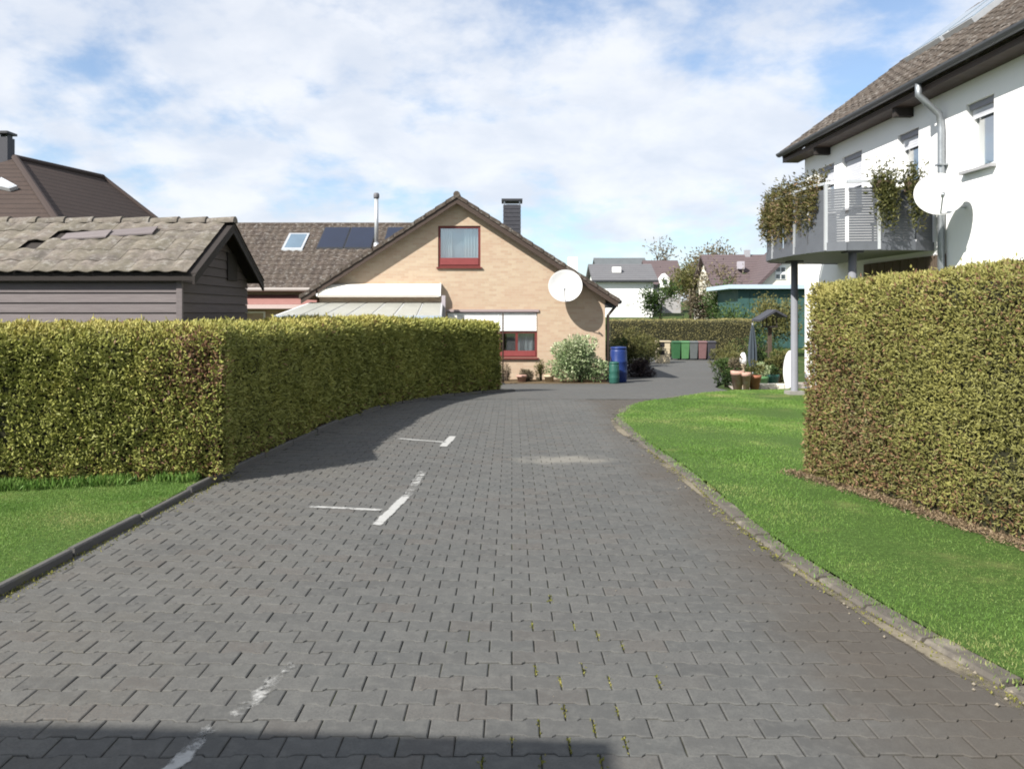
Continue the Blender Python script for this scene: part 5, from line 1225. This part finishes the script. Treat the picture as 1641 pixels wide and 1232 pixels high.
# patio and pots beside the white house
vs, fs = strip([(5.25 + (y-19)*.24, y) for y in np.arange(19, 25.1, 1)], [(10.5, y) for y in np.arange(19, 25.1, 1)], .02)
pt = MB().add(vs, fs).build('patio', mat('patio_slab', (.30, .26, .22), .9, .2, 3, .2)); tag(pt, 'pale paved patio past the end of the lawn', 'patio', kind='structure')
bdr = thing('patio_edging', 'low white stone edging between the lawn and the patio', 'edging', (6.2, 19.2, gz(19.2)))
for i in range(6): MB().box((5.75 + i*.2, 19.12, gz(19.1)-.05), (5.94 + i*.2, 19.24, gz(19.1)+.15)).build('edging_stone', mat('white_stone', (.55, .52, .46), .85, .2), bdr, bevel=.015)
def pot(label, x, y, r, h, m_, plant=None, seed=0):
    z = gz(y) + (.03 if y < 18.9 else .02); root = thing('plant_pot', label, 'pot', (x, y, z), group='pots at the end of the lawn')
    MB().lathe((x, y, z), [(r*.62, 0), (r*.92, h*.78), (r, h*.78), (r, h), (r*.86, h), (r*.82, h*.86)], 20).build('pot', m_, root, True)
    MB().lathe((x, y, z+h*.84), [(r*.83, 0), (r*.4, .02)], 14).build('earth', M_SOIL, root)
    if plant is not None:
        P, N = blob_points((x, y, z+h+.14), (r*1.3, r*1.3, .2), 420, seed, clumps=9); gi = np.random.default_rng(seed)
        leaves('plant', P, N, gi.uniform(.04, .09, 420), gi.uniform(.012, .03, 420), .5 + gi.normal(0, .25, 420), plant, root, .4, .6)
pot('tall pale terracotta pot at the end of the lawn', U(1182, 0, 18.7).x, 18.7, .16, .44, M_TERRA_PALE, M_TWIG, 1)
pot('slim pinkish pot standing between two terracotta pots', U(1195, 0, 18.6).x, 18.55, .11, .40, M_TERRA_PALE, None, 2)
pot('dark terracotta pot beside the slim pinkish pot', U(1208, 0, 18.8).x, 18.75, .16, .34, M_TERRA, M_OLIVE, 3)
pot('green glazed pot on the patio', U(1222, 0, 20).x, 20.0, .15, .30, M_BINLIME, M_VARIEG, 4)
pot('teal glazed pot on the patio near the column', U(1238, 0, 20.2).x, 20.2, .17, .34, M_TEALP, M_DKGREEN, 5)
y = 20.6; x = U(1191, 0, y).x; ln_ = thing('garden_lantern', 'small white garden lantern behind the terracotta pots', 'lantern', (x, y, gz(y)+.02)); z = gz(y)+.02
MB().lathe((x, y, z), [(.07, 0), (.05, .05), (.035, .1), (.035, .55), (.08, .6)], 14).build('stand', M_SANDSTONE, ln_, True)
MB().lathe((x, y, z+.60), [(.075, 0), (.09, .10), (.07, .24), (.03, .30)], 14).build('globe', M_WHITE, ln_, True)
# folded parasol, bird house, leaning white disc
y = 23.0; x = U(1206, 0, y).x; z = gz(y)+.02; pr_ = thing('folded_parasol', 'closed blue parasol standing on the patio', 'parasol', (x, y, z))
MB().lathe((x, y, z), [(.22, 0), (.22, .06), (.05, .08)], 18).build('base', M_BINGREY, pr_); MB().lathe((x, y, z+.05), [(.022, 0), (.022, 1.74)], 8).build('pole', M_LIGHTMETAL, pr_)
mb = MB(); n = 16; rings = [(.05, .45), (.11, .7), (.10, 1.1), (.06, 1.5), (.02, 1.75)]
vs = [(x + r*(1 + .25*(-1)**q)*math.cos(2*math.pi*q/n), y + r*(1+.25*(-1)**q)*math.sin(2*math.pi*q/n), z + h_) for r, h_ in rings for q in range(n)]
mb.add(vs, [(i*n+q, i*n+(q+1) % n, (i+1)*n+(q+1) % n, (i+1)*n+q) for i in range(4) for q in range(n)]); mb.build('canopy', mat('parasol_blue', (.045, .058, .072), .85, .2, 8, .2), pr_)
y = 24.0; a, b = U(1211, 0, y).x, U(1254, 0, y).x; x = (a+b)/2; z = gz(y)+.02; zt3 = U(0, 496, y).z; ze3 = U(0, 512, y).z
bh = thing('bird_house', 'dark roofed bird feeding house on a post in the garden', 'bird house', (x, y, z))
mb = MB(); mb.prism([(a, y-.4, ze3), (x+.08, y-.4, zt3), (b, y-.4, ze3+.12), (b, y-.4, ze3+.06), (x+.08, y-.4, zt3-.07), (a, y-.4, ze3-.06)], (0, .8, 0)); mb.build('roof', M_SLATE, bh)
MB().box((x-.16, y-.2, ze3-.24), (x+.2, y+.2, ze3-.20)).build('floor_board', M_DARKWOOD, bh)
for s_ in (-1, 1):
    for t_ in (-1, 1): MB().box((x+.02+s_*.15-.015, y+t_*.18-.015, ze3-.2), (x+.02+s_*.15+.015, y+t_*.18+.015, ze3+.10)).build('corner_post', M_DARKWOOD, bh)
MB().box((x-.03, y-.05, z-.02), (x+.07, y+.05, ze3-.24)).build('post', M_BARK, bh)
y = 19.15; q0 = U(1262, 551, y); ds = thing('round_tabletop', 'white round tabletop leaning behind the grey balcony column', 'tabletop', (q0.x, y, gz(y)))
MB().lathe((q0.x+.05, y, gz(y)+.50), [(.42, -.015), (.45, -.008), (.45, .008), (.42, .015)], 32, (-1, .02, .06)).build('top', M_WHITE, ds)
MB().lathe((q0.x+.07, y+.06, gz(y)+.50), [(.06, 0), (.05, .12)], 12, (.6, 1, 0)).build('hub', M_GREYMETAL, ds)
MB().box((q0.x-.1, y-.05, gz(y)-.03), (q0.x+.25, y+.22, gz(y)+.035)).build('foot', M_GREYMETAL, ds)
for i, (px_, Y, r_, ml, lb) in enumerate(((1165, 22.5, (.55, .5, .50), M_DKGREEN, 'low dark green shrub beside the driveway past the lawn'), (1232, 23.2, (.6, .5, .62), M_DKGREEN, 'dark green bush under the bird house'), (1180, 26, (.7, .6, .55), M_OLIVE, 'olive bush behind the closed parasol'), (1250, 22, (.4, .4, .55), M_OLIVE, 'yellow green bush left of the grey column'), (1165, 30, (.9, .8, .6), M_OLIVE, 'yellowish shrub at the far turn of the driveway'), (1215, 30, (1.2, .8, .85), M_DKGREEN, 'broad dark shrub at the back of the garden'))):
    shrub('garden_shrub', lb, (U(px_, 0, Y).x, Y), r_, 1800, ml, 200+i, (.085, .032), 'shrubs in the back garden', 14)

# building behind the photographer: only its shadow reaches the picture
HB = 4.2; tip = Vector((.40, 3.17)); dsh = Vector((SUN_H.x, SUN_H.y)) * (HB/math.tan(SUN_EL)); cr = tip - dsh
bk = thing('flat_roof_building', 'flat roofed building whose straight shadow lies across the near paving', 'building', (cr.x, cr.y, 0), R(-3.2), local=True)
ox, oy = 0.0, 0.0
MB().box((-9, -7, -.05), (ox-.25, oy-.25, HB-.2)).build('wall', M_RENDER, bk); MB().box((-9.2, -7.2, HB-.2), (ox, oy, HB)).build('flat_roof', M_DARKMETAL, bk)
